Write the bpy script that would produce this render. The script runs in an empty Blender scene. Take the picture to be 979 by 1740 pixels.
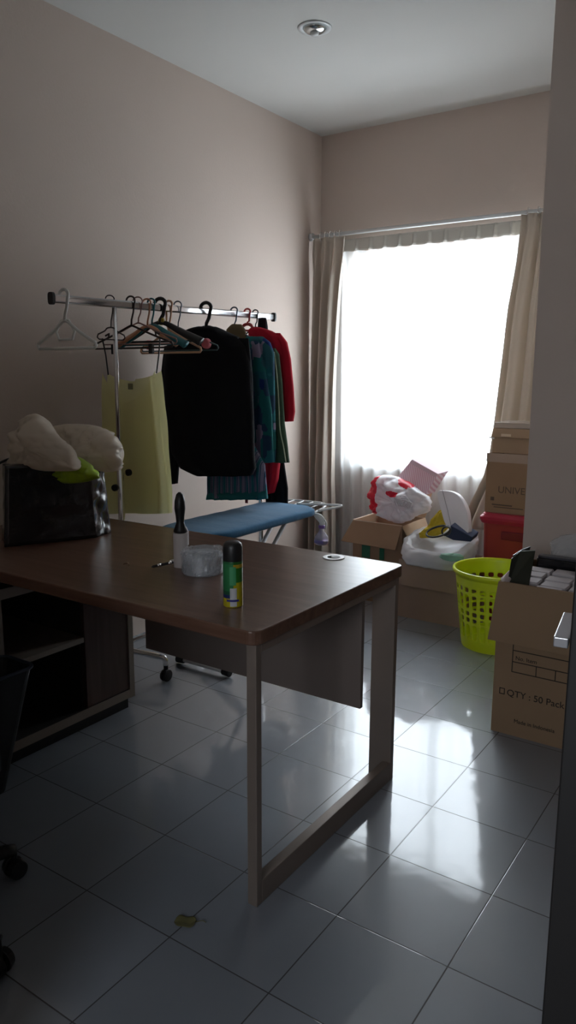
import bpy, math, random
from mathutils import Vector, Matrix, noise
random.seed(7)
PI = math.pi
# ------------------------------------------------------------------ camera, world, exposure
CAM = Vector((2.06, -1.189, 1.362)); F = 1282.24; YAW, PITCH, ROLL = -0.5993, -0.1807, 0.0038
S = bpy.context.scene
col = S.collection
def _axes():
    f = Vector((math.sin(YAW)*math.cos(PITCH), math.cos(YAW)*math.cos(PITCH), math.sin(PITCH)))
    r = Vector((math.cos(YAW), -math.sin(YAW), 0)); u = r.cross(f)
    return r*math.cos(ROLL)+u*math.sin(ROLL), u*math.cos(ROLL)-r*math.sin(ROLL), f
RR, UU, FF = _axes()
cd = bpy.data.cameras.new('camera'); cam = bpy.data.objects.new('camera', cd); col.objects.link(cam)
m = Matrix((RR, UU, -FF)).transposed().to_4x4(); m.translation = CAM; cam.matrix_world = m
cd.sensor_fit = 'VERTICAL'; cd.sensor_height = 36; cd.sensor_width = 36; cd.lens = F*36/1740
cd.clip_start = .02; cd.clip_end = 100
S.camera = cam
W = bpy.data.worlds.new('world'); S.world = W; W.use_nodes = True
W.node_tree.nodes['Background'].inputs[0].default_value = (0.84, 0.92, 1.0, 1)
W.node_tree.nodes['Background'].inputs[1].default_value = 14.6
S.view_settings.view_transform = 'Standard'; S.view_settings.look = 'None'
S.view_settings.gamma = 1; S.view_settings.exposure = 0.0; S.view_settings.use_curve_mapping = False
pl = bpy.data.lights.new('window_portal', 'AREA'); pl.shape = 'RECTANGLE'; pl.size = 1.5; pl.size_y = 1.5
pl.cycles.is_portal = True
po = bpy.data.objects.new('window_portal', pl); col.objects.link(po)
po.location = (.15, 3.44, 1.44); po.rotation_euler = (-PI/2, 0, 0)

pl2 = bpy.data.lights.new('fill_window_portal', 'AREA'); pl2.shape = 'RECTANGLE'; pl2.size = .74; pl2.size_y = .9  # portal of the added hall window, fill light for recess wall and carton
pl2.cycles.is_portal = True
po2 = bpy.data.objects.new('fill_window_portal', pl2); col.objects.link(po2)
po2.location = (1.86, -2.62, 1.585); po2.rotation_euler = (PI/2, 0, 0)

# measured directions of the photograph turned into points of the room
def _ray(x, y): return FF*F + RR*(x-489.5) + UU*(870-y)
def atz(x, y, z): d = _ray(x, y); return CAM + d*((z-CAM.z)/d.z)
def aty(x, y, Y): d = _ray(x, y); return CAM + d*((Y-CAM.y)/d.y)

# ------------------------------------------------------------------ materials
def nodes(name):
    m = bpy.data.materials.new(name); m.use_nodes = True
    return m, m.node_tree, m.node_tree.nodes['Principled BSDF']
MATS = {}
def mat(name, c, rough=.6, metal=0, spec=.5, var=.08, vscale=8, bump=0, bscale=60, stretch=None, trans=0, alpha=1, sheen=0, coat=0):
    if name in MATS: return MATS[name]
    m, t, p = nodes(name)
    p.inputs['Roughness'].default_value = rough; p.inputs['Metallic'].default_value = metal
    p.inputs['Specular IOR Level'].default_value = spec
    p.inputs['Transmission Weight'].default_value = trans; p.inputs['Alpha'].default_value = alpha
    p.inputs['Sheen Weight'].default_value = sheen; p.inputs['Coat Weight'].default_value = coat
    tc = t.nodes.new('ShaderNodeTexCoord'); mp = t.nodes.new('ShaderNodeMapping')
    t.links.new(tc.outputs['Object'], mp.inputs[0])
    if stretch: mp.inputs['Scale'].default_value = stretch
    n = t.nodes.new('ShaderNodeTexNoise'); n.inputs['Scale'].default_value = vscale; n.inputs['Detail'].default_value = 4
    t.links.new(mp.outputs[0], n.inputs['Vector'])
    mx = t.nodes.new('ShaderNodeMix'); mx.data_type = 'RGBA'
    mx.inputs[6].default_value = tuple(v*(1-var) for v in c)+(1,); mx.inputs[7].default_value = tuple(min(1, v*(1+var)) for v in c)+(1,)
    t.links.new(n.outputs[0], mx.inputs[0]); t.links.new(mx.outputs[2], p.inputs['Base Color'])
    if bump:
        n2 = t.nodes.new('ShaderNodeTexNoise'); n2.inputs['Scale'].default_value = bscale; n2.inputs['Detail'].default_value = 3
        t.links.new(mp.outputs[0], n2.inputs['Vector'])
        b = t.nodes.new('ShaderNodeBump'); b.inputs['Strength'].default_value = bump; b.inputs['Distance'].default_value = .01
        t.links.new(n2.outputs[0], b.inputs['Height']); t.links.new(b.outputs[0], p.inputs['Normal'])
    MATS[name] = m
    return m
def translucent(name, c, wt=.4, wtr=0, rough=.8):      # thin cloth or film: part diffuse, part light passing through
    if name in MATS: return MATS[name]
    m, t, p = nodes(name); out = t.nodes['Material Output']
    p.inputs['Base Color'].default_value = c+(1,); p.inputs['Roughness'].default_value = rough
    tr = t.nodes.new('ShaderNodeBsdfTranslucent'); tr.inputs[0].default_value = c+(1,)
    m1 = t.nodes.new('ShaderNodeMixShader'); m1.inputs[0].default_value = wt
    t.links.new(p.outputs[0], m1.inputs[1]); t.links.new(tr.outputs[0], m1.inputs[2])
    last = m1
    if wtr:
        tp = t.nodes.new('ShaderNodeBsdfTransparent'); m2 = t.nodes.new('ShaderNodeMixShader'); m2.inputs[0].default_value = wtr
        t.links.new(m1.outputs[0], m2.inputs[1]); t.links.new(tp.outputs[0], m2.inputs[2]); last = m2
    t.links.new(last.outputs[0], out.inputs[0]); MATS[name] = m
    return m
def floor_mat():
    m, t, p = nodes('glazed_floor_tile'); N = t.nodes.new; L = t.links.new
    tc = N('ShaderNodeTexCoord'); sp = N('ShaderNodeSeparateXYZ'); L(tc.outputs['Object'], sp.inputs[0])
    def mth(op, a, b=None, c=None):
        n = N('ShaderNodeMath'); n.operation = op
        for i, v in enumerate((a, b, c)):
            if v is None: continue
            if isinstance(v, (int, float)): n.inputs[i].default_value = v
            else: L(v, n.inputs[i])
        return n.outputs[0]
    d = []
    ids = []
    for k in (0, 1):
        s = mth('DIVIDE', sp.outputs[k], .3); ids.append(mth('FLOOR', s))
        fr = mth('FRACT', s); d.append(mth('MINIMUM', fr, mth('SUBTRACT', 1, fr)))
    dd = mth('MULTIPLY', mth('MINIMUM', d[0], d[1]), .3)
    gr = N('ShaderNodeMapRange'); gr.inputs[1].default_value = .0011; gr.inputs[2].default_value = .0021; L(dd, gr.inputs[0])
    cmb = N('ShaderNodeCombineXYZ'); L(ids[0], cmb.inputs[0]); L(ids[1], cmb.inputs[1])
    wn = N('ShaderNodeTexWhiteNoise'); wn.noise_dimensions = '2D'; L(cmb.outputs[0], wn.inputs['Vector'])
    n = N('ShaderNodeTexNoise'); n.inputs['Scale'].default_value = 3.0; n.inputs['Detail'].default_value = 6; L(tc.outputs['Object'], n.inputs['Vector'])
    mx = N('ShaderNodeMix'); mx.data_type = 'RGBA'; mx.inputs[6].default_value = (.19, .212, .245, 1); mx.inputs[7].default_value = (.255, .28, .32, 1)
    f1 = mth('ADD', mth('MULTIPLY', n.outputs[0], .6), mth('MULTIPLY', wn.outputs[0], .4)); L(f1, mx.inputs[0])
    m2 = N('ShaderNodeMix'); m2.data_type = 'RGBA'; m2.inputs[6].default_value = (.05, .048, .05, 1)
    L(gr.outputs[0], m2.inputs[0]); L(mx.outputs[2], m2.inputs[7]); L(m2.outputs[2], p.inputs['Base Color'])
    ro = N('ShaderNodeMapRange'); ro.inputs[3].default_value = .7; ro.inputs[4].default_value = .40; L(gr.outputs[0], ro.inputs[0]); L(ro.outputs[0], p.inputs['Roughness'])
    p.inputs['IOR'].default_value = 1.6; p.inputs['Coat Weight'].default_value = 1; p.inputs['Coat Roughness'].default_value = .07; p.inputs['Coat IOR'].default_value = 1.58
    n3 = N('ShaderNodeTexNoise'); n3.inputs['Scale'].default_value = 9; n3.inputs['Detail'].default_value = 2; L(tc.outputs['Object'], n3.inputs['Vector'])
    n4 = N('ShaderNodeTexNoise'); n4.inputs['Scale'].default_value = 160; L(tc.outputs['Object'], n4.inputs['Vector'])
    hh = mth('ADD', mth('MULTIPLY', n3.outputs[0], .7), mth('ADD', mth('MULTIPLY', n4.outputs[0], .03), mth('MULTIPLY', gr.outputs[0], .25)))
    b = N('ShaderNodeBump'); b.inputs['Strength'].default_value = .35; b.inputs['Distance'].default_value = .003; L(hh, b.inputs['Height'])
    # each tile lies at a slightly different tilt
    vs = N('ShaderNodeVectorMath'); vs.operation = 'SUBTRACT'; L(wn.outputs[1], vs.inputs[0]); vs.inputs[1].default_value = (.5, .5, .5)
    vm = N('ShaderNodeVectorMath'); vm.operation = 'MULTIPLY'; L(vs.outputs[0], vm.inputs[0]); vm.inputs[1].default_value = (.012, .012, 0)
    va = N('ShaderNodeVectorMath'); va.operation = 'ADD'; L(b.outputs[0], va.inputs[0]); L(vm.outputs[0], va.inputs[1])
    vn = N('ShaderNodeVectorMath'); vn.operation = 'NORMALIZE'; L(va.outputs[0], vn.inputs[0]); L(vn.outputs[0], p.inputs['Normal']); L(vn.outputs[0], p.inputs['Coat Normal'])
    return m
def wood_mat(name, c1, c2, rough=.35, sc=(2, 30, 30)):
    m, t, p = nodes(name); N = t.nodes.new; L = t.links.new
    tc = N('ShaderNodeTexCoord'); mp = N('ShaderNodeMapping'); mp.inputs['Scale'].default_value = sc; L(tc.outputs['Object'], mp.inputs[0])
    n = N('ShaderNodeTexNoise'); n.inputs['Scale'].default_value = 1.3; n.inputs['Detail'].default_value = 6; n.inputs['Distortion'].default_value = .5; L(mp.outputs[0], n.inputs['Vector'])
    cr = N('ShaderNodeValToRGB'); cr.color_ramp.elements[0].position = .32; cr.color_ramp.elements[1].position = .7
    cr.color_ramp.elements[0].color = c1+(1,); cr.color_ramp.elements[1].color = c2+(1,); L(n.outputs[0], cr.inputs[0]); L(cr.outputs[0], p.inputs['Base Color'])
    p.inputs['Roughness'].default_value = rough
    b = N('ShaderNodeBump'); b.inputs['Strength'].default_value = .12; b.inputs['Distance'].default_value = .002; L(n.outputs[0], b.inputs['Height']); L(b.outputs[0], p.inputs['Normal'])
    return m
def pattern_mat(name, cols, kind='voronoi', scale=14, rough=.9, stretch=(1, 1, 1)):
    m, t, p = nodes(name); N = t.nodes.new; L = t.links.new
    tc = N('ShaderNodeTexCoord'); mp = N('ShaderNodeMapping'); mp.inputs['Scale'].default_value = stretch; L(tc.outputs['Object'], mp.inputs[0])
    if kind == 'voronoi':
        v = N('ShaderNodeTexVoronoi'); v.distance = 'CHEBYCHEV'; v.inputs['Scale'].default_value = scale; L(mp.outputs[0], v.inputs['Vector'])
        s = N('ShaderNodeSeparateColor'); L(v.outputs['Color'], s.inputs[0]); fac = s.outputs[0]
    else:
        v = N('ShaderNodeTexWave'); v.inputs['Scale'].default_value = scale; v.inputs['Distortion'].default_value = .4; v.bands_direction = 'X'; L(mp.outputs[0], v.inputs['Vector']); fac = v.outputs[1]
    cr = N('ShaderNodeValToRGB'); cr.color_ramp.interpolation = 'CONSTANT'
    e = cr.color_ramp.elements
    while len(e) < len(cols): e.new(.5)
    for i, c in enumerate(cols): e[i].position = i/len(cols); e[i].color = c+(1,)
    L(fac, cr.inputs[0]); L(cr.outputs[0], p.inputs['Base Color']); p.inputs['Roughness'].default_value = rough
    p.inputs['Specular IOR Level'].default_value = .2
    return m
def zbands(name, bands, rough=.4, z0=0):         # label printed in bands up a can: (height, colour)
    m, t, p = nodes(name); N = t.nodes.new; L = t.links.new
    tc = N('ShaderNodeTexCoord'); s = N('ShaderNodeSeparateXYZ'); L(tc.outputs['Object'], s.inputs[0])
    h = bands[-1][0]
    d = N('ShaderNodeMath'); d.operation = 'DIVIDE'; d.inputs[1].default_value = h; L(s.outputs[2], d.inputs[0])
    cr = N('ShaderNodeValToRGB'); cr.color_ramp.interpolation = 'CONSTANT'; e = cr.color_ramp.elements
    while len(e) < len(bands): e.new(.5)
    z = 0
    for i, (zz, c) in enumerate(bands): e[i].position = z/h; e[i].color = c+(1,); z = zz
    L(d.outputs[0], cr.inputs[0]); L(cr.outputs[0], p.inputs['Base Color']); p.inputs['Roughness'].default_value = rough
    return m

M_WALL = mat('wall_paint', (.60, .505, .445), .85, spec=.2, var=.03, vscale=1.5, bump=.08, bscale=90)
M_CEIL = mat('ceiling_paint', (.60, .595, .57), .9, spec=.2, var=.02, vscale=2)
M_FLOOR = floor_mat()
M_DESK = wood_mat('dark_walnut_laminate', (.105, .052, .034), (.175, .095, .065), .30, (2.2, 26, 26))
M_CAB = wood_mat('cabinet_walnut', (.06, .035, .028), (.10, .06, .05), .5, (20, 20, 2))
M_CABEDGE = mat('cabinet_edge_band', (.25, .21, .175), .5)
M_INNER = mat('dark_cabinet_inside', (.035, .031, .029), .6)
M_FRAME = mat('taupe_powder_coated_metal', (.26, .21, .18), .45, metal=.35, var=.03)
M_MODESTY = mat('modesty_board', (.20, .158, .138), .7, var=.05)
M_CHROME = mat('chrome', (.85, .85, .86), .2, metal=1, var=.02)
M_BLACKP = mat('black_plastic', (.012, .012, .013), .4, var=.02)
M_WHITEP = mat('white_plastic', (.82, .83, .80), .4, var=.02)
M_CURT = translucent('beige_curtain_cloth', (.60, .53, .455), .22)
M_SHEER = translucent('white_sheer_voile', (.86, .88, .88), .55, .22)
M_HEAD = translucent('sheer_heading_tape', (.62, .59, .53), .12)
M_CARD = mat('brown_cardboard', (.34, .215, .135), .85, spec=.2, var=.1, vscale=5, bump=.1, bscale=30)
M_CARD2 = mat('pale_brown_cardboard', (.42, .29, .19), .85, spec=.2, var=.1, vscale=5, bump=.1, bscale=30)
M_CARD3 = mat('taupe_cardboard', (.46, .34, .27), .85, spec=.2, var=.08, vscale=5)
M_INK = mat('black_print', (.03, .025, .025), .8)
M_WBAG = translucent('white_plastic_film', (.82, .82, .84), .35, 0, .3)
M_LIME = mat('lime_plastic', (.66, .78, .015), .35, var=.03)
M_RED = mat('red_tub_plastic', (.42, .02, .05), .35, var=.05)
M_DOOR = mat('black_brown_door', (.004, .003, .003), .6, var=.05)

# ------------------------------------------------------------------ mesh builder
class B:
    def __init__(s): s.v = []; s.f = []; s.M = None
    def add(s, vs, fs):
        o = len(s.v)
        for v in vs:
            v = Vector(v); s.v.append(s.M @ v if s.M else v)
        s.f += [tuple(i+o for i in f) for f in fs]
        return s
    def box(s, x0, x1, y0, y1, z0, z1):
        vs = [(x, y, z) for z in (z0, z1) for y in (y0, y1) for x in (x0, x1)]
        return s.add(vs, [(0, 2, 3, 1), (4, 5, 7, 6), (0, 1, 5, 4), (2, 6, 7, 3), (0, 4, 6, 2), (1, 3, 7, 5)])
    def slab(s, p, t, n=None):       # quad p0..p3 given a thickness t along its normal
        p = [Vector(q) for q in p]
        n = Vector(n) if n else (p[1]-p[0]).cross(p[3]-p[0]).normalized()
        q = [a+n*t for a in p]
        return s.add(p+q, [(3, 2, 1, 0), (4, 5, 6, 7), (0, 1, 5, 4), (1, 2, 6, 5), (2, 3, 7, 6), (3, 0, 4, 7)])
    def prism(s, pts, t):           # planar polygon (list of 3d points) given thickness vector t
        pts = [Vector(q) for q in pts]; t = Vector(t); n = len(pts)
        return s.add(pts+[q+t for q in pts], [tuple(range(n))[::-1], tuple(range(n, 2*n))]+[(i, (i+1) % n, (i+1) % n+n, i+n) for i in range(n)])
    def tube(s, pts, r, n=8, closed=False, sq=1.0):
        pts = [Vector(q) for q in pts]; k = len(pts); rs = r if isinstance(r, (list, tuple)) else [r]*k
        up = None; vs = []
        for i in range(k):
            a = pts[(i-1) % k] if (closed or i > 0) else pts[0]; b = pts[(i+1) % k] if (closed or i < k-1) else pts[-1]
            t = (b-a).normalized()
            if up is None: up = t.orthogonal().normalized()
            up = (up - t*up.dot(t)).normalized(); w = t.cross(up)
            for j in range(n):
                an = 2*PI*j/n; vs.append(pts[i]+(up*math.cos(an)+w*math.sin(an)*sq)*rs[i])
        fs = []
        for i in range(k if closed else k-1):
            for j in range(n):
                fs.append((i*n+j, i*n+(j+1) % n, ((i+1) % k)*n+(j+1) % n, ((i+1) % k)*n+j))
        if not closed: fs += [tuple(range(n))[::-1], tuple(range((k-1)*n, k*n))]
        return s.add(vs, fs)
    def lathe(s, prof, c=(0, 0, 0), n=32, cap=True):
        vs = []; k = len(prof)
        for r, z in prof:
            for j in range(n): a = 2*PI*j/n; vs.append((c[0]+r*math.cos(a), c[1]+r*math.sin(a), c[2]+z))
        fs = [(i*n+j, i*n+(j+1) % n, (i+1)*n+(j+1) % n, (i+1)*n+j) for i in range(k-1) for j in range(n)]
        if cap: fs += [tuple(range(n))[::-1], tuple(range((k-1)*n, k*n))]
        return s.add(vs, fs)
    def rings(s, rs, cap=True):
        n = len(rs[0]); k = len(rs); vs = [p for r in rs for p in r]
        fs = [(i*n+j, i*n+(j+1) % n, (i+1)*n+(j+1) % n, (i+1)*n+j) for i in range(k-1) for j in range(n)]
        if cap: fs += [tuple(range(n))[::-1], tuple(range((k-1)*n, k*n))]
        return s.add(vs, fs)
    def grid(s, nu, nv, fn, skip=None):
        vs = [fn(i/nu, j/nv) for j in range(nv+1) for i in range(nu+1)]
        fs = [(j*(nu+1)+i, j*(nu+1)+i+1, (j+1)*(nu+1)+i+1, (j+1)*(nu+1)+i) for j in range(nv) for i in range(nu) if not (skip and skip(i, j))]
        return s.add(vs, fs)
def smooth(pts, k=6, closed=False):
    P = [Vector(p) for p in pts]; n = len(P); out = []
    for i in range(n if closed else n-1):
        a, b, c, d = (P[(i-1) % n] if closed or i else P[0]), P[i], P[(i+1) % n], (P[(i+2) % n] if closed or i < n-2 else P[-1])
        for j in range(k):
            t = j/k; out.append(.5*((2*b)+(c-a)*t+(2*a-5*b+4*c-d)*t*t+(-a+3*b-3*c+d)*t**3))
    if not closed: out.append(P[-1])
    return out
WL = {}
def emit(b, name, m, parent=None, loc=None, sm=False, bev=0, solid=0, sub=0, label=None, disp=None):
    """link the builder as ONE mesh object; builder coordinates are room coordinates"""
    base = Vector(loc) if loc is not None else (Vector(WL[parent.name]) if parent else Vector((0, 0, 0)))
    me = bpy.data.meshes.new(name); me.from_pydata([v-base for v in b.v], [], b.f)
    import bmesh
    bm = bmesh.new(); bm.from_mesh(me); bmesh.ops.recalc_face_normals(bm, faces=bm.faces); bm.to_mesh(me); bm.free()
    me.materials.append(m)
    o = bpy.data.objects.new(name, me); col.objects.link(o)
    if parent: o.parent = parent; o.location = base-Vector(WL[parent.name])
    else: o.location = base
    WL[o.name] = tuple(base)
    if sm:
        for p in me.polygons: p.use_smooth = True
    if solid: md = o.modifiers.new('solid', 'SOLIDIFY'); md.thickness = solid; md.offset = 0
    if bev: md = o.modifiers.new('bevel', 'BEVEL'); md.width = bev; md.segments = 3; md.limit_method = 'ANGLE'; md.harden_normals = False
    if sub: md = o.modifiers.new('sub', 'SUBSURF'); md.levels = sub; md.render_levels = sub
    if label: o['label'] = label
    return o
def thing(name, label, cat, loc, group=None):
    o = bpy.data.objects.new(name, None); col.objects.link(o); o.location = loc; o.empty_display_size = .05
    WL[o.name] = tuple(loc); o['label'] = label; o['category'] = cat
    if group: o['group'] = group
    return o
def solo(b, name, m, label, cat, loc, group=None, **k):
    o = emit(b, name, m, None, loc, **k); o['label'] = label; o['category'] = cat
    if group: o['group'] = group
    return o
def struct(b, name, m, **k):
    o = emit(b, name, m, **k); o['kind'] = 'structure'; return o
def text(name, body, size, parent, m, mw, ext=.0004):    # printed lettering as a mesh; mw = matrix in the room
    cu = bpy.data.curves.new(name, 'FONT'); cu.body = body; cu.size = size; cu.extrude = ext
    tmp = bpy.data.objects.new(name, cu); col.objects.link(tmp)
    bpy.context.view_layer.update()
    me = bpy.data.meshes.new_from_object(tmp.evaluated_get(bpy.context.evaluated_depsgraph_get()))
    bpy.data.objects.remove(tmp); b = B(); b.M = mw
    b.add([v.co.copy() for v in me.vertices], [tuple(p.vertices) for p in me.polygons])
    return emit(b, name, m, parent)
def rotz(a, at=(0, 0, 0)): return Matrix.Translation(at) @ Matrix.Rotation(a, 4, 'Z')
def inflate(out, Y, th, amp=.01, fs=12, seed=0, k=16, dens=9, ridge=0):
    P = [Vector((x, y, 0)) for x, y in out]; P = smooth(P, dens, True); n = len(P)
    c2 = sum(P, Vector())/n; rs = []; C0 = aty(c2.x, c2.y, Y)
    for i in range(2*k+1):
        a = -PI/2+PI*i/(2*k); sc = max(.012, math.cos(a)**.75); off = math.sin(a)*th; r_ = []
        for q in P:
            z_ = c2+(q-c2)*sc; p = aty(z_.x, z_.y, Y)
            f = amp*nz(p, fs, seed)+amp*1.1*(abs(nz(p, fs*1.7, seed+4))*1.6-.3)+amp*.5*(abs(nz(p, fs*4, seed+6))*1.6-.3)+ridge*math.sin(fs*9*(p.x-C0.x)*.6+fs*6*(p.z-C0.z)+4*nz(p, fs*.6, seed))
            r_.append(p+Vector((-.2*f, off-f*(1 if off < .6*th else -.3), .1*f)))
        rs.append(r_)
    return B().rings(rs)
def nz(p, s=1, o=0): return noise.noise(Vector(p)*s+Vector((o, o*1.7, -o)))

# ------------------------------------------------------------------ room shell
XL, YB, ZC = -.75, 3.3, 2.89
XR, YF = 2.3, -.72
struct(B().box(XL-.1, 3.2, -2.6, YB+.15, -.1, 0), 'floor', M_FLOOR)
struct(B().box(XL-.1, 3.2, -2.6, YB+.15, ZC, ZC+.1), 'ceiling', M_CEIL)
struct(B().box(XL-.12, XL, -2.6, YB+.15, 0, ZC), 'wall_left', M_WALL)
WX0, WX1, WZ0, WZ1 = -.53, .86, .76, 2.13
bb = B(); bb.box(XL, WX0, YB, YB+.15, 0, ZC).box(WX1, XR+.1, YB, YB+.15, 0, ZC).box(WX0, WX1, YB, YB+.15, 0, WZ0).box(WX0, WX1, YB, YB+.15, WZ1, ZC)
struct(bb, 'wall_back', M_WALL)
PX, PY = 1.076, 2.1
struct(B().box(PX, XR+.1, PY, YB, 0, ZC), 'wall_recess', M_WALL)
struct(B().box(XR, XR+.1, YF, PY, 0, ZC), 'wall_right', M_WALL)
bb = B(); bb.box(XL, 1.03, YF-.12, YF, 0, ZC).box(2.02, XR+.9, YF-.12, YF, 0, ZC).box(1.03, 2.02, YF-.12, YF, 2.12, ZC)
struct(bb, 'wall_front', M_WALL)
bb = B(); bb.box(XL, 1.50, -2.6, -2.5, 0, ZC).box(2.22, 3.2, -2.6, -2.5, 0, ZC).box(1.50, 2.22, -2.6, -2.5, 0, 1.15).box(1.50, 2.22, -2.6, -2.5, 2.02, ZC).box(3.1, 3.2, -2.5, YF-.12, 0, ZC)  # rear wall opening is added to let fill light in through the doorway
struct(bb, 'wall_hall', M_WALL)
# window: frame, mullion, panes
wf = B(); t = .045
wf.box(WX0, WX0+t, YB+.05, YB+.10, WZ0, WZ1).box(WX1-t, WX1, YB+.05, YB+.10, WZ0, WZ1).box(WX0+t, WX1-t, YB+.05, YB+.10, WZ0, WZ0+t).box(WX0+t, WX1-t, YB+.05, YB+.10, WZ1-t, WZ1)
xm = (WX0+WX1)/2; wf.box(xm-.02, xm+.02, YB+.05, YB+.10, WZ0+t, WZ1-t)
win = struct(wf, 'window_1', mat('white_window_frame', (.75, .75, .73), .4))
def glass():
    m, t, p = nodes('clear_glass'); out = t.nodes['Material Output']
    tp = t.nodes.new('ShaderNodeBsdfTransparent'); gl = t.nodes.new('ShaderNodeBsdfGlossy'); gl.inputs['Roughness'].default_value = .02
    mx = t.nodes.new('ShaderNodeMixShader'); mx.inputs[0].default_value = .05
    t.links.new(tp.outputs[0], mx.inputs[1]); t.links.new(gl.outputs[0], mx.inputs[2]); t.links.new(mx.outputs[0], out.inputs[0]); return m
MG = glass()
for a, c in ((WX0+t, xm-.02), (xm+.02, WX1-t)):
    emit(B().box(a, c, YB+.072, YB+.078, WZ0+t, WZ1-t), 'pane', MG, win)
emit(B().box(WX0-.0, WX1+.0, YB-.012, YB+.05, WZ0-.02, WZ0), 'window_sill', mat('white_sill', (.7, .7, .68), .4), win)

fill_frame = B(); fill_frame.box(1.50, 2.22, -2.57, -2.53, 1.15, 1.19).box(1.50, 2.22, -2.57, -2.53, 1.98, 2.02).box(1.50, 1.54, -2.57, -2.53, 1.19, 1.98).box(2.18, 2.22, -2.57, -2.53, 1.19, 1.98)  # unseen window added behind the camera as a source of fill light
fill_win = struct(fill_frame, 'added_fill_window', bpy.data.materials['white_window_frame'])
emit(B().box(1.54, 2.18, -2.552, -2.548, 1.19, 1.98), 'pane', MG, fill_win)  # glass of the added fill window

# door on the right, seen edge-on, with its lever handle
dr = thing('door_1', 'd', 'd', (1.95, -.68, 0)); del dr['label']; del dr['category']; dr['kind'] = 'structure'
dn = Vector((1.948, -.70, 0)); dfar = Vector((1.797, .16, 0)); dd = (dfar-dn).normalized(); nl = Vector((-dd.y, dd.x, 0))
db = B(); w = .04
db.prism([dn+Vector((0, 0, .012)), dfar+Vector((0, 0, .012)), dfar-nl*w+Vector((0, 0, .012)), dn-nl*w+Vector((0, 0, .012))], (0, 0, 2.08))
emit(db, 'door_leaf', M_DOOR, dr, bev=.002)
hp = B(); c0 = Vector((1.752, .141, .935)); c1 = Vector((1.774, .0, .935))
hx = Vector((.010, .002, 0))
hb = B(); e = (c1-c0); q = Vector((e.y, -e.x, 0)).normalized()*-1
hb.prism([c0-q*.0105, c1-q*.0115, c1+q*.0115, c0+q*.0105], (0, 0, .017))
M_HANDLE = mat('brushed_steel_handle', (.62, .62, .66), .35, metal=.8, var=.03)
ho = emit(hb, 'door_handle', M_HANDLE, dr, bev=.002)
spn = c0+Vector((.004, -.02, .008))
emit(B().tube([spn, spn-nl*.04], .009, 12), 'handle_spindle', M_HANDLE, ho)
emit(B().tube([spn-nl*.034, spn-nl*.046], .026, 24), 'handle_rose', M_HANDLE, ho)

# ------------------------------------------------------------------ ceiling downlight
dl = Vector((.055, 1.943, ZC))
L = thing('ceiling_downlight', 'round recessed downlight with a silver reflector, switched off, in the white ceiling', 'ceiling light', dl)
emit(B().lathe([(.050, -.002), (.074, -.004), (.076, 0), (.076, .0), (.050, .0)], dl, 40, False), 'trim_ring', mat('white_trim', (.6, .62, .62), .35), L, sm=True, solid=.003)
emit(B().lathe([(.052, -.004), (.046, -.012), (.036, -.018), (.02, -.020), (.003, -.021)], dl, 40, False), 'reflector', mat('mirror_reflector', (.55, .58, .58), .15, metal=1), L, sm=True, solid=.002)
emit(B().lathe([(.004, -.034), (.016, -.032), (.02, -.026), (.02, -.020)], dl, 24), 'bulb', mat('frosted_glass_bulb', (.6, .62, .62), .2), L, sm=True)

# ------------------------------------------------------------------ curtains
ry, rz = 3.17, 2.243
rod = thing('curtain_rod', 'white curtain rod across the top of the window', 'curtain rod', (XL, ry, rz))
emit(B().tube([(XL+.005, ry, rz), (PX-.005, ry, rz)], .0125, 16), 'rod', mat('white_rod', (.66, .68, .68), .3, metal=.2), rod, sm=True)
emit(B().tube([(XL+.0, ry, rz), (XL+.022, ry, rz)], .024, 20), 'end_cap', mat('white_rod'  , (.66, .68, .68)), rod, sm=True)
for bx in (-.66, .98):
    emit(B().box(bx-.008, bx+.008, ry, YB, rz-.006, rz+.006).box(bx-.02, bx+.02, YB-.006, YB, rz-.03, rz+.03), 'bracket', MATS['white_rod'], rod)
def curtain(name, label, topL, topR, botL, botR, ztop, zbot, folds, amp, m, y0, mid=None, edge=None, seed=0, nu=150, nv=70):
    def fn(u, v):
        z = ztop+(zbot-ztop)*v
        a, b = topL+(botL-topL)*v, topR+(botR-topR)*v
        if mid: a, b = mid(z, a, b)
        x = a+(b-a)*u
        ph = u*folds*2*PI+.6*math.sin(3*u+seed)+.5*nz((u*3, v*.8, seed))
        k = min(1, max(.0, (v-.01)*9))                       # tight pleats under the heading
        pinch = .35+.65*min(1, abs(v-.045)*14)
        y = y0+amp*pinch*(math.sin(ph)+.35*math.sin(2.1*ph+seed))*(.6+.6*v)+.012*nz((u*5, v*5, seed+3))
        x += .25*amp*pinch*math.cos(ph)*.6
        return (x, y, z)
    b = B().grid(nu, nv, fn)
    return b
cl = thing('curtain', 'beige curtain gathered at the left side of the window by the corner', 'curtain', (-.62, 3.13, .1), None)
def midl(z, a, b):
    t = (2.22-z)/2.1
    return -.728, -.475-.075*min(1, t*1.35)-.02*math.sin(t*5)
emit(curtain('c', '', -.73, -.475, -.735, -.55, 2.225, .06, 3.6, .042, M_CURT, 3.15, midl, seed=1), 'drape', M_CURT, cl, sm=True, solid=.002)
cr = thing('curtain', 'beige curtain at the right of the window, tucked behind the stacked boxes', 'curtain', (.8, 3.13, .5), None)
RPT = [(aty(x_, y_, 3.13).z, aty(x_, y_, 3.13).x-.022) for x_, y_ in ((889, 385), (880, 450), (868, 520), (858, 600), (846, 700), (836, 770), (826, 810), (806, 850), (790, 885), (780, 960))]
def midr(z, a, b):
    pts = RPT
    for i in range(len(pts)-1):
        if z <= pts[i][0] and z >= pts[i+1][0]:
            f = (pts[i][0]-z)/(pts[i][0]-pts[i+1][0]); xl = pts[i][1]*(1-f)+pts[i+1][1]*f; break
    else: xl = pts[0][1] if z > 1.5 else pts[-1][1]
    return xl, .98
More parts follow.
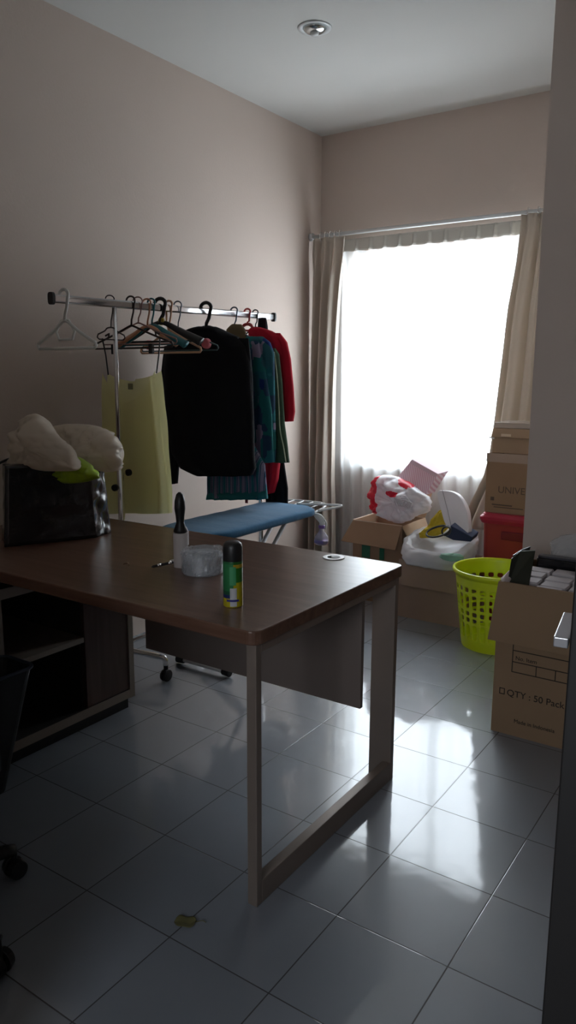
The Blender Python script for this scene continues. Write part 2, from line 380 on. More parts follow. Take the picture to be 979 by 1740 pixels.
emit(curtain('c', '', .6, 1.0, .5, 1.0, 2.23, .45, 4.5, .042, M_CURT, 3.15, midr, seed=4), 'drape', M_CURT, cr, sm=True, solid=.002)
for root, xs in ((cl, [-.66+.036*i for i in range(5)]), (cr, [.68+.055*i for i in range(5)])):
    for x in xs:
        emit(B().tube(smooth([(x, 3.17, 2.20), (x, 3.148, 2.228), (x, 3.152, 2.262), (x, 3.178, 2.262), (x, 3.19, 2.235)], 4), .003, 6), 'curtain_hook', M_CHROME, root, sm=True)
sh = thing('sheer_curtain', 'white sheer voile curtain glowing across the whole window between the beige drapes', 'curtain', (.2, 3.24, .1))
def fsh(u, v):
    z = 2.145+(.10-2.145)*v; ph = u*17*2*PI+2.2*nz((u*6, v*.7, 2))
    return (-.60+1.62*u, 3.262+.015*(math.sin(ph)+.5*math.sin(ph*.37+2)), z)
emit(B().grid(420, 40, fsh), 'voile', M_SHEER, sh, sm=True)
def fhd(u, v):
    z = 2.222+(2.145-2.222)*v; d = (u*16) % 1
    pl_ = math.exp(-((d-.5)/.07)**2)
    return (-.60+1.62*u, 3.255-.020*pl_*1.6*(.4+.6*v), z)
emit(B().grid(320, 6, fhd), 'heading_tape', M_HEAD, sh, sm=True, solid=.002)

# ------------------------------------------------------------------ desk
dk = thing('desk', 'dark walnut office desk with rounded corners on a taupe metal leg frame', 'desk', (.2, .6, 0))
def rrect(x0, x1, y0, y1, r, n=6):
    pts = []
    for cx, cy, a0 in ((x1-r, y1-r, 0), (x0+r, y1-r, PI/2), (x0+r, y0+r, PI), (x1-r, y0+r, 1.5*PI)):
        for i in range(n+1): a = a0+PI/2*i/n; pts.append((cx+r*math.cos(a), cy+r*math.sin(a)))
    return pts
emit(B().prism([(x, y, .713) for x, y in rrect(-.62, 1.022, .195, 1.012, .03)], (0, 0, .037)), 'tabletop', M_DESK, dk, bev=.004)
emit(B().box(.985, 1.015, .205, .228, .0, .713), 'leg', M_FRAME, dk, bev=.002)
emit(B().box(.932, 1.015, .962, .985, .0, .713), 'leg', M_FRAME, dk, bev=.002)
emit(B().box(.985, 1.015, .228, .962, .0, .066), 'foot_rail', M_FRAME, dk, bev=.002)
emit(B().box(.975, 1.015, .228, .962, .690, .713), 'top_rail', M_FRAME, dk, bev=.002)
emit(B().box(-.02, .952, .855, .873, .285, .713), 'modesty_panel', M_MODESTY, dk, bev=.001)
emit(B().box(-.60, -.14, .22, .84, .66, .713), 'support_rail', M_INNER, dk)
g = Vector((.785, .953, .75))
go = emit(B().lathe([(.022, 0), (.022, .003), (.036, .0035), (.038, 0)], g, 36), 'cable_grommet', mat('silver_grommet', (.66, .66, .68), .3, metal=.7), dk, sm=False, label='silver cable grommet with a black slot')
emit(B().lathe([(.001, .0036), (.016, .004), (.017, .003)], g+Vector((.004, .004, 0)), 24, True), 'slot', M_BLACKP, go)

# side cabinet under the left of the desk
cb = thing('side_cabinet', 'dark open-shelf side cabinet on a black plinth under the left of the desk', 'cabinet', (-.42, .2, 0))
x0, x1 = -.72, -.12
bd = B(); bd.box(x0, x1-.003, -.55, .858, .05, .083).box(x0, x1-.003, -.55, .858, .61, .645).box(x0, x0+.015, -.55, .858, .083, .61).box(x0, x1-.003, -.55, -.53, .083, .61)
bd.box(x0, x1-.02, .268, .288, .083, .61).box(x0, x1-.03, .632, .650, .083, .61)
emit(bd, 'carcass', M_INNER, cb)
emit(B().box(x0, x1, .858, .884, .048, .66), 'end_panel', M_CABEDGE, cb, bev=.001)
emit(B().box(x0, x1-.002, .288, .632, .355, .375), 'shelf', M_CABEDGE, cb)
emit(B().box(x0, x1-.002, -.53, .268, .355, .375), 'shelf', M_CABEDGE, cb)
emit(B().box(x1-.003, x1, -.55, .858, .05, .085).box(x1-.003, x1, -.55, .858, .608, .645).box(x1-.02, x1, .268, .288, .085, .608), 'edge_band', M_CABEDGE, cb)
emit(B().box(x1-.03, x1-.006, .640, .857, .086, .607), 'door_panel', M_CAB, cb, bev=.001)
emit(B().box(x0+.02, x1-.02, -.53, .862, .0, .05), 'plinth', M_BLACKP, cb)

# dark waste bin in front of it
wb = thing('waste_bin', 'dark plastic waste bin with a blue-grey rim in front of the side cabinet', 'bin', (-.0, .12, 0))
def rring(cx, cy, hx, hy, z, r=.03, a=0): return [Matrix.Rotation(a, 3, 'Z') @ Vector((px, py, 0))+Vector((cx, cy, z)) for px, py in rrect(-hx, hx, -hy, hy, r, 4)]
wr = [rring(-.04, .09, .04, .10, .0), rring(-.015, .11, .08, .16, .42, .03), rring(-.015, .11, .077, .157, .42), rring(-.04, .09, .037, .097, .01)]
emit(B().rings(wr), 'body', mat('dark_bin_plastic', (.008, .009, .010), .6), wb, sm=False)
emit(B().tube([p+Vector((0, 0, .003)) for p in rring(-.015, .11, .082, .162, .42)], .006, 8, True), 'rim', mat('blue_grey_rim', (.045, .06, .09), .4), wb, sm=True)

# office chair, only its castors reach into the picture
ch = thing('office_chair', 'black five-star office chair on castors at the left edge in front of the desk', 'chair', (.366, -.372, 0))
cc = Vector((.366, -.372, 0)); ang0 = math.atan2(-.085+.372, .345-.366)
for k in range(5):
    a = math.atan2(.309, .03)-k*2*PI/5; d = Vector((math.cos(a), math.sin(a), 0)); e = cc+d*.300
    lg = emit(B().tube(smooth([cc+Vector((0, 0, .13)), cc+d*.15+Vector((0, 0, .115)), e+Vector((0, 0, .083))], 4), [.026]*4+[.022]*4+[.018], 10, sq=.8), 'star_leg', M_BLACKP, ch, sm=True)
    nn = Vector((-d.y, d.x, 0))
    wh = B()
    for sgn in (-1, 1): wh.tube([e+nn*sgn*.006+Vector((0, 0, .029)), e+nn*sgn*.026+Vector((0, 0, .029))], [.029, .025], 20)
    wh.tube([e+Vector((0, 0, .03)), e+Vector((0, 0, .085))], .009, 10)
    emit(wh, 'castor', M_BLACKP, ch, sm=False, bev=.003)
emit(B().tube([cc+Vector((0, 0, .09)), cc+Vector((0, 0, .40))], [.03, .022], 16), 'gas_column', M_BLACKP, ch, sm=True)
M_SEAT = mat('black_chair_fabric', (.02, .02, .022), .9)
def cush(cx, cy, z0, z1, hx, hy): return B().rings([rring(cx, cy, hx-.02, hy-.02, z0, .06), rring(cx, cy, hx, hy, z0+.02, .07), rring(cx, cy, hx, hy, z1-.02, .07), rring(cx, cy, hx-.03, hy-.03, z1, .06)])
emit(cush(cc.x-.02, cc.y-.02, .40, .48, .22, .22), 'seat', M_SEAT, ch, sm=True)
bk = B().rings([[Vector((cc.x-.22-.03*math.sin(i/8*PI), 0, 0))+Vector((0.02*math.cos(t), cc.y-.02+(.14+.07*math.sin(i/8*PI))*math.sin(t), .62+.055*i)) for t in [2*PI*k/16 for k in range(16)]] for i in range(9)])
emit(bk, 'backrest', M_SEAT, ch, sm=True)
emit(B().tube(smooth([cc+Vector((-.12, 0, .41)), cc+Vector((-.27, 0, .45)), cc+Vector((-.255, 0, .7))], 4), .015, 8), 'back_bracket', M_BLACKP, ch, sm=True)

# ------------------------------------------------------------------ things on the desk
ZD = .75
# black shopping bag with bundles
def blob(c, prof, n=64, amp=.01, fs=12, seed=0, rot=0, exp=2.4, pleat=0, pf=20):
    """rings of (dx, dy, z, rx, ry) round c, superellipse sections, crumpled"""
    R = Matrix.Rotation(rot, 3, 'Z'); out = []
    for i, (dx, dy, z, rx, ry) in enumerate(prof):
        r = []
        for j in range(n):
            a = 2*PI*j/n; ca, sa = math.cos(a), math.sin(a)
            px = math.copysign(abs(ca)**(2/exp), ca)*rx; py = math.copysign(abs(sa)**(2/exp), sa)*ry
            p = R @ Vector((dx+px, dy+py, 0))+Vector(c)+Vector((0, 0, z))
            k = amp*nz(p, fs, seed)+amp*.5*(abs(nz(p, fs*2.3, seed+5))-.25)*2+pleat*math.sin(a*pf+3*nz(p, 5, seed))
            o_ = (R @ Vector((px, py, 0))).normalized()*k if rx > .002 else Vector((0, 0, 0))
            r.append(p+o_+Vector((0, 0, .4*amp*nz(p, fs*.8, seed+9))))
        out.append(r)
    return B().rings(out)
def interp(pr, k=4):
    out = []
    for i in range(len(pr)-1):
        for j in range(k): t = j/k; out.append(tuple(a*(1-t)+b*t for a, b in zip(pr[i], pr[i+1])))
    out.append(pr[-1]); return out
BG = Vector((-.295, .60, ZD))
bag = thing('shopping_bag', 'crinkled black glossy shopping bag standing on the desk, stuffed with bundles', 'bag', BG)
M_BAG = mat('black_glossy_vinyl', (.018, .017, .02), .22, var=.1, bump=.5, bscale=14, coat=.4)
brot = math.radians(-21.5)-PI/2+PI/2
# front face runs from (-.25,.41) to (-.10,.79)
brot = math.atan2(.38, .15)
bc = (-.265, .635, ZD)
fp = [(-.252, .405), (-.112, .705), (-.140, .805), (-.285, .850), (-.425, .52)]
def bring(z):
    tz = z/.29; cx, cy = -.25, .64; out = []; 
    for i in range(5):
        a, b_ = Vector(fp[i]), Vector(fp[(i+1) % 5])
        for j in range(18):
            t_ = j/18; q = a*(1-t_)+b_*t_; sh = 1-.10*tz
            q = Vector((cx+(q.x-cx)*sh, cy+(q.y-cy)*sh)); p = Vector((q.x, q.y, ZD+z))
            d_ = Vector((q.x-cx, q.y-cy, 0)).normalized(); f = .010*nz(p, 9, 3)+.010*(abs(nz(p, 17, 5))-.2)
            if i == 1: f += .012*nz(p, 22, 8)
            f *= min(1, .25+2.2*min(t_, 1-t_))
            out.append(p+d_*f+Vector((0, 0, .012*nz(p, 8, 2)*tz)))
    return out
bgm = B().rings([bring(.002+.288*i/24) for i in range(25)])
o = emit(bgm, 'bag_body', M_BAG, bag, sm=True)
bt = []
bz = B().tube(smooth([Vector(bc)+Vector((-.06, .06, .25)), Vector(bc)+Vector((-.10, -.06, .30)), Vector(bc)+Vector((-.08, -.18, .285)), Vector(bc)+Vector((-.10, -.20, .262))], 6), .005, 6)
emit(bz, 'handle', M_BLACKP, bag, sm=True)
eye = aty(163, 804, .755)
emit(B().tube(smooth([eye+Vector((.008*math.cos(a), .01*math.sin(a)*.4, .012*math.sin(a))) for a in [k*PI/4 for k in range(8)]], 3, True), .0028, 6, True), 'eyelet', M_BLACKP, bag, sm=True)
M_VOILE = translucent('cream_bundle_film', (.78, .69, .58), .35, 0, .5)
b1 = inflate([(30, 796), (27, 770), (29, 742), (40, 722), (54, 705), (66, 706), (86, 733), (112, 764), (128, 790), (124, 800), (60, 800)], .555, .055, .020, 10, 11, ridge=.002)
solo(b1, 'plastic_bundle', M_VOILE, 'peaked cream bundle of thin plastic sticking out of the black bag, at its left', 'bundle', aty(70, 780, .555), sm=True)
b2 = B()
q0 = Vector((-.235, .79, ZD+.345))
def puff(c, rx, ry, rz, seed, pleat, pf, tilt):
    rs = []
    R = Matrix.Rotation(tilt, 3, 'X') @ Matrix.Rotation(.5, 3, 'Y')
    for i in range(25):
        th = PI*(i/24)*.98+.03; r = []
        for j in range(72):
            a = 2*PI*j/72; k = 1+pleat*math.sin(a*pf+4*th+2*nz((math.cos(a), math.sin(a), th), 2, seed))*math.sin(th)+.13*nz((math.cos(a)*math.sin(th), math.sin(a)*math.sin(th), math.cos(th)), 2.2, seed)
            r.append(c+R @ Vector((rx*k*math.sin(th)*math.cos(a), ry*k*math.sin(th)*math.sin(a), rz*k*math.cos(th))))
        rs.append(r)
    return B().rings(rs)
solo(inflate([(84, 745), (100, 726), (125, 720), (155, 724), (182, 736), (197, 752), (204, 774), (200, 795), (188, 802), (165, 792), (140, 790), (110, 788), (90, 775)], .755, .075, .028, 10, 5, ridge=.004), 'plastic_bundle', M_VOILE, 'rounded pleated cream bundle bulging over the right rim of the black bag', 'bundle', aty(150, 765, .755), sm=True)
lb = inflate([(72, 812), (80, 797), (100, 789), (118, 778), (130, 776), (146, 786), (160, 798), (168, 812), (120, 822)], .615, .03, .014, 18, 21)
solo(lb, 'green_plastic_bag', mat('lime_green_film', (.36, .55, .03), .35), 'lime green plastic bag crumpled in the mouth of the black bag', 'bag', aty(120, 795, .615), sm=True)

# lint roller
rp = Vector((.444, .567, ZD))
lr = thing('lint_roller', 'lint roller standing upright on the desk, black handle up', 'lint roller', rp)
emit(B().lathe([(.020, 0), (.0235, .001), (.0235, .112), (.02, .113)], rp, 32), 'paper_roll', mat('white_adhesive_paper', (.62, .57, .56), .7), lr, sm=False, label='white adhesive roll')
emit(B().lathe([(.019, .112), (.022, .118), (.018, .130), (.0125, .145), (.014, .165), (.0175, .19), (.0165, .215), (.011, .236), (.004, .243)], rp, 28), 'handle', M_BLACKP, lr, sm=True, label='black handle')
emit(B().tube([rp+Vector((.026, .008, z)) for z in (.075, .118)]+[rp+Vector((.018, .006, .133))], .0018, 6), 'cover_edge', mat('clear_cover_edge', (.75, .75, .78), .2), lr, sm=True)
# pen
pa, pb = atz(264, 966, ZD+.005), atz(299, 945, ZD+.03); pv = pb-pa
pn = thing('pen', 'dark slim pen with silver bands lying propped against the lint roller', 'pen', pa)
pa2 = pa; pb2 = rp+Vector((-.029, -.0, .012))+Vector((0, 0, 0))
pa2 = Vector((.385, .492, ZD+.006)); pb2 = Vector((.419, .580, ZD+.012))
def lerp(a, b, t): return a*(1-t)+b*t
emit(B().tube([lerp(pa2, pb2, t) for t in (0, .06, .5, 1)], [.001, .0045, .005, .005], 10), 'barrel', mat('dark_pen_barrel', (.03, .028, .03), .3), pn, sm=True)
for t in (.22, .62): emit(B().tube([lerp(pa2, pb2, t), lerp(pa2, pb2, t+.12)], .0056, 10), 'band', M_CHROME, pn, sm=True)
emit(B().tube([lerp(pa2, pb2, .7)+Vector((0, 0, .008)), lerp(pa2, pb2, 1)+Vector((0, 0, .008))], .0015, 6), 'clip', M_CHROME, pn)
# tape roll in film
tp = Vector((.545, .557, ZD))
tr = thing('tape_roll', 'thick silver-grey tape roll wrapped in clear film between lint roller and spray can', 'tape roll', tp)
emit(B().lathe([(.045, .0), (.062, .0), (.064, .004), (.064, .056), (.062, .06), (.036, .06), (.036, .0), (.045, .0)], tp, 48, False), 'roll', mat('silver_grey_tape', (.50, .52, .56), .35, metal=.3, bump=.5, bscale=40), tr, sm=False)
def filmy():
    m, t, p = nodes('crinkled_clear_film'); out = t.nodes['Material Output']
    p.inputs['Base Color'].default_value = (.75, .78, .82, 1); p.inputs['Roughness'].default_value = .12
    tpn = t.nodes.new('ShaderNodeBsdfTransparent'); mx = t.nodes.new('ShaderNodeMixShader'); mx.inputs[0].default_value = .68
    t.links.new(p.outputs[0], mx.inputs[1]); t.links.new(tpn.outputs[0], mx.inputs[2]); t.links.new(mx.outputs[0], out.inputs[0]); return m
M_FILM = filmy()
emit(blob(tp, interp([(0, 0, .001, .062, .062), (0, 0, .02, .067, .067), (0, 0, .06, .066, .066), (0, 0, .074, .062, .062), (.02, .01, .078, .045, .045)], 4), 64, .007, 40, 8, 0, 2), 'film_wrap', M_FILM, tr, sm=False)
# spray can
sp = Vector((.838, .34, ZD))
sc = thing('spray_can', 'green and yellow aerosol spray can with a black cap at the front of the desk', 'spray can', sp)
def canmat():
    m, t, p = nodes('can_print'); N = t.nodes.new; Lk = t.links.new
    tc = N('ShaderNodeTexCoord'); s = N('ShaderNodeSeparateXYZ'); Lk(tc.outputs['Object'], s.inputs[0])
    def ramp(src, els):
        cr = N('ShaderNodeValToRGB'); cr.color_ramp.interpolation = 'CONSTANT'; e = cr.color_ramp.elements
        while len(e) < len(els): e.new(.5)
        for i, (q, c) in enumerate(els): e[i].position = q; e[i].color = c+(1,)
        mr = N('ShaderNodeMapRange'); Lk(src, mr.inputs[0]); Lk(mr.outputs[0], cr.inputs[0]); return mr, cr
    m1, r1 = ramp(s.outputs[2], [(0, (.5, .42, .02)), (.10, (.48, .40, .02)), (.20, (.02, .03, .14)), (.28, (.02, .10, .05)), (.36, (.03, .20, .07)), (.95, (.025, .14, .05))]); m1.inputs[2].default_value = .125
    m2, r2 = ramp(s.outputs[2], [(0, (.45, .38, .01)), (.5, (.40, .38, .01)), (.55, (.02, .16, .02)), (.86, (.45, .30, .02)), (.94, (.02, .12, .02))]); m2.inputs[2].default_value = .125
    # the yellow side of the can faces the window
    gt = N('ShaderNodeMath'); gt.operation = 'GREATER_THAN'; gt.inputs[1].default_value = .003
    dt = N('ShaderNodeVectorMath'); dt.operation = 'DOT_PRODUCT'; dt.inputs[1].default_value = (.82, .57, 0); Lk(tc.outputs['Object'], dt.inputs[0]); Lk(dt.outputs['Value'], gt.inputs[0])
    mx = N('ShaderNodeMix'); mx.data_type = 'RGBA'; Lk(gt.outputs[0], mx.inputs[0]); Lk(r1.outputs[0], mx.inputs[6]); Lk(r2.outputs[0], mx.inputs[7]); Lk(mx.outputs[2], p.inputs['Base Color'])
    p.inputs['Roughness'].default_value = .3; p.inputs['Metallic'].default_value = .2; return m
emit(B().lathe([(.024, 0), (.0265, .002), (.0265, .124), (.0255, .127)], sp, 40), 'can_body', canmat(), sc, sm=False, label='can printed green, yellow and blue')
emit(B().lathe([(.0255, .122), (.0262, .124), (.0262, .160), (.024, .170), (.018, .176), (.002, .178)], sp, 40), 'cap', M_BLACKP, sc, sm=True)
vd = (CAM-sp); vd.z = 0; vd.normalize(); vr = Vector((-vd.y, vd.x, 0))
bc_ = B()
def onc(u, z, r=.0268):  # point on the can facing the viewer's side
    a = math.atan2(vd.y, vd.x)+u/.0265; return sp+Vector((r*math.cos(a), r*math.sin(a), z))
lb_ = B(); lb_.grid(8, 1, lambda u, v: onc(-.008+.018*u, .004+.05*v)); emit(lb_, 'label_panel', mat('label_white', (.5, .5, .52), .5), sc)
for i in range(7): bc_.grid(1, 1, lambda u, v, i=i: onc(-.006+.0145*u, .028+i*.0034+.0018*v, .0270))
emit(bc_, 'barcode', M_INK, sc)
emit(B().grid(8, 1, lambda u, v: onc(-.018+.034*u, .017+.006*v, .0271)), 'blue_band', mat('blue_print', (.02, .02, .18), .5), sc)
emit(B().grid(8, 1, lambda u, v: onc(-.009+.017*u, .062+.05*v, .0269)), 'text_panel', mat('pale_green_print', (.05, .30, .12), .5), sc)
# crumb on the desk
cp = atz(216, 960, ZD)
solo(B().tube(smooth([cp+Vector((-.012, -.005, .002)), cp+Vector((0, .002, .006)), cp+Vector((.012, -.003, .002))], 4), .002, 6), 'paper_scrap', mat('brown_scrap', (.3, .2, .15), .8), 'tiny curled brown scrap lying on the desk between bag and pen', 'scrap', cp)
# leaf on the floor
lp = atz(315, 1570, 0)
lf = B(); 
def leaf(u, v):
    a = u*2-1; w_ = .021*math.sqrt(max(0, 1-(v*2-1)**2))*(1+.15*math.sin(v*9))
    p = Vector((a*w_, (v-.5)*.055, .004+.004*abs(a)+.003*math.sin(v*7)))
    return lp+Matrix.Rotation(-.9, 3, 'Z') @ p
lfo = thing('dry_leaf', 'small dry olive leaf lying on the floor tiles', 'leaf', lp)
lf.grid(8, 12, leaf); emit(lf, 'blade', mat('dry_leaf', (.12, .11, .04), .8), lfo, sm=True, solid=.001)
s0 = lp+Matrix.Rotation(-.9, 3, 'Z') @ Vector((0, .027, .004))
emit(B().tube(smooth([s0, s0+Vector((.012, .010, .003)), s0+Vector((.022, .012, .001))], 3), .001, 5), 'stalk', MATS['dry_leaf'], lfo)

# ------------------------------------------------------------------ clothes rack
RX = -.4; ZB = 1.655
rk = thing('clothes_rack', 'chrome clothes rack on black castors standing along the left wall', 'clothes rack', (RX, 1.6, 0))
def orect(y, w=.012, h=.017, n=20): return [Vector((RX+w*math.copysign(abs(math.cos(a))**.6, math.cos(a)), y, ZB+h*math.copysign(abs(math.sin(a))**.6, math.sin(a)))) for a in [2*PI*k/n for k in range(n)]]
def orectz(y, dz, w=.012, h=.017): return [p+Vector((0, 0, dz)) for p in orect(y, w, h)]
emit(B().rings([orectz(.79, -.008), orectz(2.26, .012)]), 'rail', M_CHROME, rk, sm=True)
for y, e, dz in ((.79, -.012, -.008), (2.26, .012, .012)):
    emit(B().rings([orectz(y-.002 if e > 0 else y+.002, dz, .016, .024), orectz(y+e, dz, .016, .024)]), 'end_cap', M_BLACKP, rk, sm=False, bev=.002)
for y, zt in ((1.107, -.02), (2.14, -.006)):
    emit(B().tube([(RX, y, ZB+zt), (RX, y, .95)], .0105, 16), 'upper_post', M_CHROME, rk, sm=True)
    emit(B().tube([(RX, y, .96), (RX, y, .16)], .0145, 16), 'post', M_CHROME, rk, sm=True)
    for zk, dv in ((.93, Vector((0, 1, 0))), (.875, Vector((.3, -.9, 0)).normalized())):
        k = emit(B().tube([Vector((RX, y, zk)), Vector((RX, y, zk))+dv*.05], .0035, 8), 'clamp_screw', M_CHROME, rk, sm=True)
        emit(B().tube([Vector((RX, y, zk))+dv*.042, Vector((RX, y, zk))+dv*.058], .015, 14), 'knob', M_BLACKP, k, bev=.002)
    base = smooth([(RX-.20, y+.045, .075), (RX-.195, y+.04, .11), (RX-.15, y+.015, .12), (RX, y, .12), (RX+.15, y+.02, .12), (RX+.195, y+.04, .11), (RX+.20, y+.045, .075)], 4)
    emit(B().tube(base, .013, 12), 'base_tube', M_CHROME, rk, sm=True)
    emit(B().tube([(RX-.14, y+.01, .2), (RX+.03, y, .2)], .010, 10), 'stay', M_BLACKP, rk, sm=True)
    for sx in (-.20, .20):
        q = Vector((RX+sx, y+.045, 0)); ct = B()
        ct.tube([q+Vector((-.014, 0, .028)), q+Vector((-.003, 0, .028))], .028, 20).tube([q+Vector((.003, 0, .028)), q+Vector((.014, 0, .028))], .028, 20).tube([q+Vector((0, 0, .03)), q+Vector((0, 0, .076))], .011, 10)
        emit(ct, 'castor', M_BLACKP, rk, bev=.003)
    emit(B().tube([(RX, y, .12), (RX, y, .22)], .0165, 14), 'socket', M_CHROME, rk, sm=True)
emit(B().tube([(RX-.02, 1.107, .14), (RX-.02, 2.14, .14)], .010, 12), 'lower_rail', M_CHROME, rk, sm=True)

def hanger(y, label, m, r=.004, hw=.2, drop=.07, style='tri', rot=0, hr=.026, neck=.085, cx=0, barm=None, clips=False, hook_m=None, group=None, lip=.0, hookr=None):
    zb = ZB+.018*(y-.79)/1.47-.006
    o = Vector((RX, y, zb)); d = Vector((math.cos(rot), math.sin(rot), 0))
    P = lambda a, z: o+d*(a)+Vector((0, 0, z))
    root = thing('clothes_hanger', label, 'hanger', o, group)
    hook = [P(-hr*1.0, -.004)]+[P(hr*math.cos(a), .016+hr*.75*math.sin(a)) for a in [PI*.95-PI*1.15*k/9 for k in range(10)]]+[P(hr*.55, -.012-.02), P(.002, -neck*.72), P(0, -neck)]
    emit(B().tube(hook, hookr or r, 8), 'hook', hook_m or m, root, sm=True)
    zs = -neck
    b = B()
    if style == 'tri':
        b.tube(smooth([P(-hw, zs-drop), P(-hw*.5, zs-drop*.52), P(-.018, zs-.004), P(0, zs), P(.018, zs-.004), P(hw*.5, zs-drop*.52), P(hw, zs-drop)], 5), r*1.1, 8)
        b.tube([P(-hw, zs-drop), P(-hw-.004, zs-drop-.012), P(-hw+.004, zs-drop-.02)], r, 8).tube([P(hw, zs-drop), P(hw+.004, zs-drop-.012), P(hw-.004, zs-drop-.02)], r, 8)
        emit(b, 'shoulders', m, root, sm=True)
        emit(B().tube([P(-hw+.004, zs-drop-.02), P(hw-.004, zs-drop-.02)], r*.95, 8), 'trouser_bar', barm or m, root, sm=True)
    elif style == 'wide':
        pts_u = smooth([P(-hw, zs-drop), P(-hw*.5, zs-drop*.45), P(0, zs+.004), P(hw*.5, zs-drop*.45), P(hw, zs-drop)], 6)
        rr = [r*(2.2+2.6*abs(2*i/(len(pts_u)-1)-1)) for i in range(len(pts_u))]
        b.tube(pts_u, rr, 10, sq=.55); emit(b, 'shoulders', m, root, sm=True)
        if barm: emit(B().tube([P(-hw*.85, zs-drop*.95), P(hw*.85, zs-drop*.95)], r, 8), 'trouser_bar', barm, root, sm=True)
    if clips:
        for sx in (-.115, .115):
            q = P(sx, zs-drop-.025)
            emit(B().box(q.x-.010, q.x+.010, q.y-.008, q.y+.008, q.z-.020, q.z+.022), 'clip', M_BLACKP, root, bev=.002)
    if lip:
        for sx in (-1, 1):
            emit(B().tube([P(sx*hw*.62, zs-drop*.62-.0), P(sx*hw*.60, zs-drop*.62+.016), P(sx*hw*.7, zs-drop*.68+.012)], r, 6), 'strap_notch', m, root)
    return root, P, zs
M_BRN = mat('dark_brown_plastic', (.035, .018, .014), .4)
M_TEAL = mat('teal_plastic', (.02, .17, .20), .35)
M_PEACH = mat('peach_plastic', (.72, .42, .26), .4)
M_PINK = mat('pink_plastic', (.70, .16, .20), .4)
M_WIRE = mat('grey_blue_wire', (.16, .2, .26), .35, metal=.5)
M_DWIRE = mat('dark_green_wire', (.04, .09, .09), .35, metal=.3)
h, P, zs = hanger(.845, 'white plastic hanger with a small inner loop, alone at the left end of the rack', M_WHITEP, .0062, .17, .085, 'tri', .0, .026, .085)
hexp = [P(-.055, -.125), P(-.022, -.082), P(.022, -.082), P(.055, -.125), P(.040, -.155), P(-.040, -.155)]
emit(B().tube(hexp, .0055, 8, True), 'inner_loop', M_WHITEP, h, sm=True)
hanger(1.085, 'thin dark small hanger hooked just left of the chrome post', M_BRN, .0028, .06, .03, 'tri', 1.3, .02, .10)
hbr = hanger(1.203, 'dark brown hanger carrying the yellow top, with trouser clips on its bar', M_BRN, .0042, .235, .075, 'tri', 0, .026, .088, clips=True, lip=1)
hanger(1.245, 'dusky pink-brown thin hanger right behind the dark brown one', mat('dusky_pink_plastic', (.36, .19, .17), .4), .0032, .20, .07, 'tri', .12, .026, .075)
hanger(1.328, 'teal plastic hanger with broad shoulders, next to the black curl-hook hanger', M_TEAL, .0042, .21, .085, 'wide', -.05, .024, .085, barm=M_TEAL)
h, P, zs = hanger(1.384, 'black thick-hooked hanger with a yellow disc at its neck', M_BLACKP, .005, .22, .085, 'wide', .1, .03, .07, barm=M_BLACKP, hookr=.0085)
q = P(.006, -.062); emit(B().tube([q+Vector((0, -.006, 0)), q+Vector((0, .004, 0))], .017, 20), 'size_disc', mat('mustard_disc', (.40, .28, .03), .5), h, sm=False, label='mustard yellow disc')
h, P, zs = hanger(1.441, 'peach-coloured plastic hanger with a tall closed loop hook', M_PEACH, .0048, .20, .08, 'tri', -.08, .022, .10)
emit(B().tube([P(-.018, -.0), P(-.018, -.06), P(-.006, -.098)], .0045, 8), 'loop_side', M_PEACH, h, sm=True)
h, P, zs = hanger(1.50, 'dark green wire hanger with pink shoulder pads, just left of the black jacket', M_DWIRE, .0032, .235, .085, 'tri', .0, .024, .085, hook_m=M_WIRE)
for sx in (-.19, .17):
    c_ = P(sx, zs-.075)
    emit(B().tube([c_+Vector((0, -.012, 0)), c_+Vector((0, .010, 0))], [.022, .024], 20), 'pink_pad', M_PINK, h, bev=.004)
h, P, zs = hanger(1.30, 'orange and pink printed hanger half hidden behind the chrome post', mat('coral_plastic', (.58, .28, .16), .4), .0042, .15, .075, 'wide', .25, .02, .09, barm=None)
hj = hanger(1.70, 'black thick-hooked hanger inside the black jacket', M_BLACKP, .005, .20, .08, 'wide', 0, .033, .078, hookr=.009)
h, P, zs = hanger(1.92, 'grey-blue wire hanger holding the teal batik shirt', M_WIRE, .004, .17, .08, 'tri', 0, .022, .07)
emit(B().tube(smooth([P(.052*math.cos(a), -.115+.052*math.sin(a)) for a in [PI*k/8 for k in range(9)]], 2), .004, 8), 'neck_ring', M_WIRE, h, sm=True)
h, P, zs = hanger(2.03, 'red plastic hanger holding the red shirt', mat('red_plastic', (.5, .05, .05), .4), .005, .18, .08, 'tri', 0, .02, .05)
emit(B().tube([P(.032*math.cos(a), -.062+.018*math.sin(a)) for a in [2*PI*k/16 for k in range(16)]], .006, 8, True), 'neck_ring', MATS['red_plastic'], h, sm=True)
hanger(2.10, 'thin dark hook hanger at the right end of the rack behind the red one', M_BLACKP, .0035, .12, .06, 'tri', 0, .018, .06)

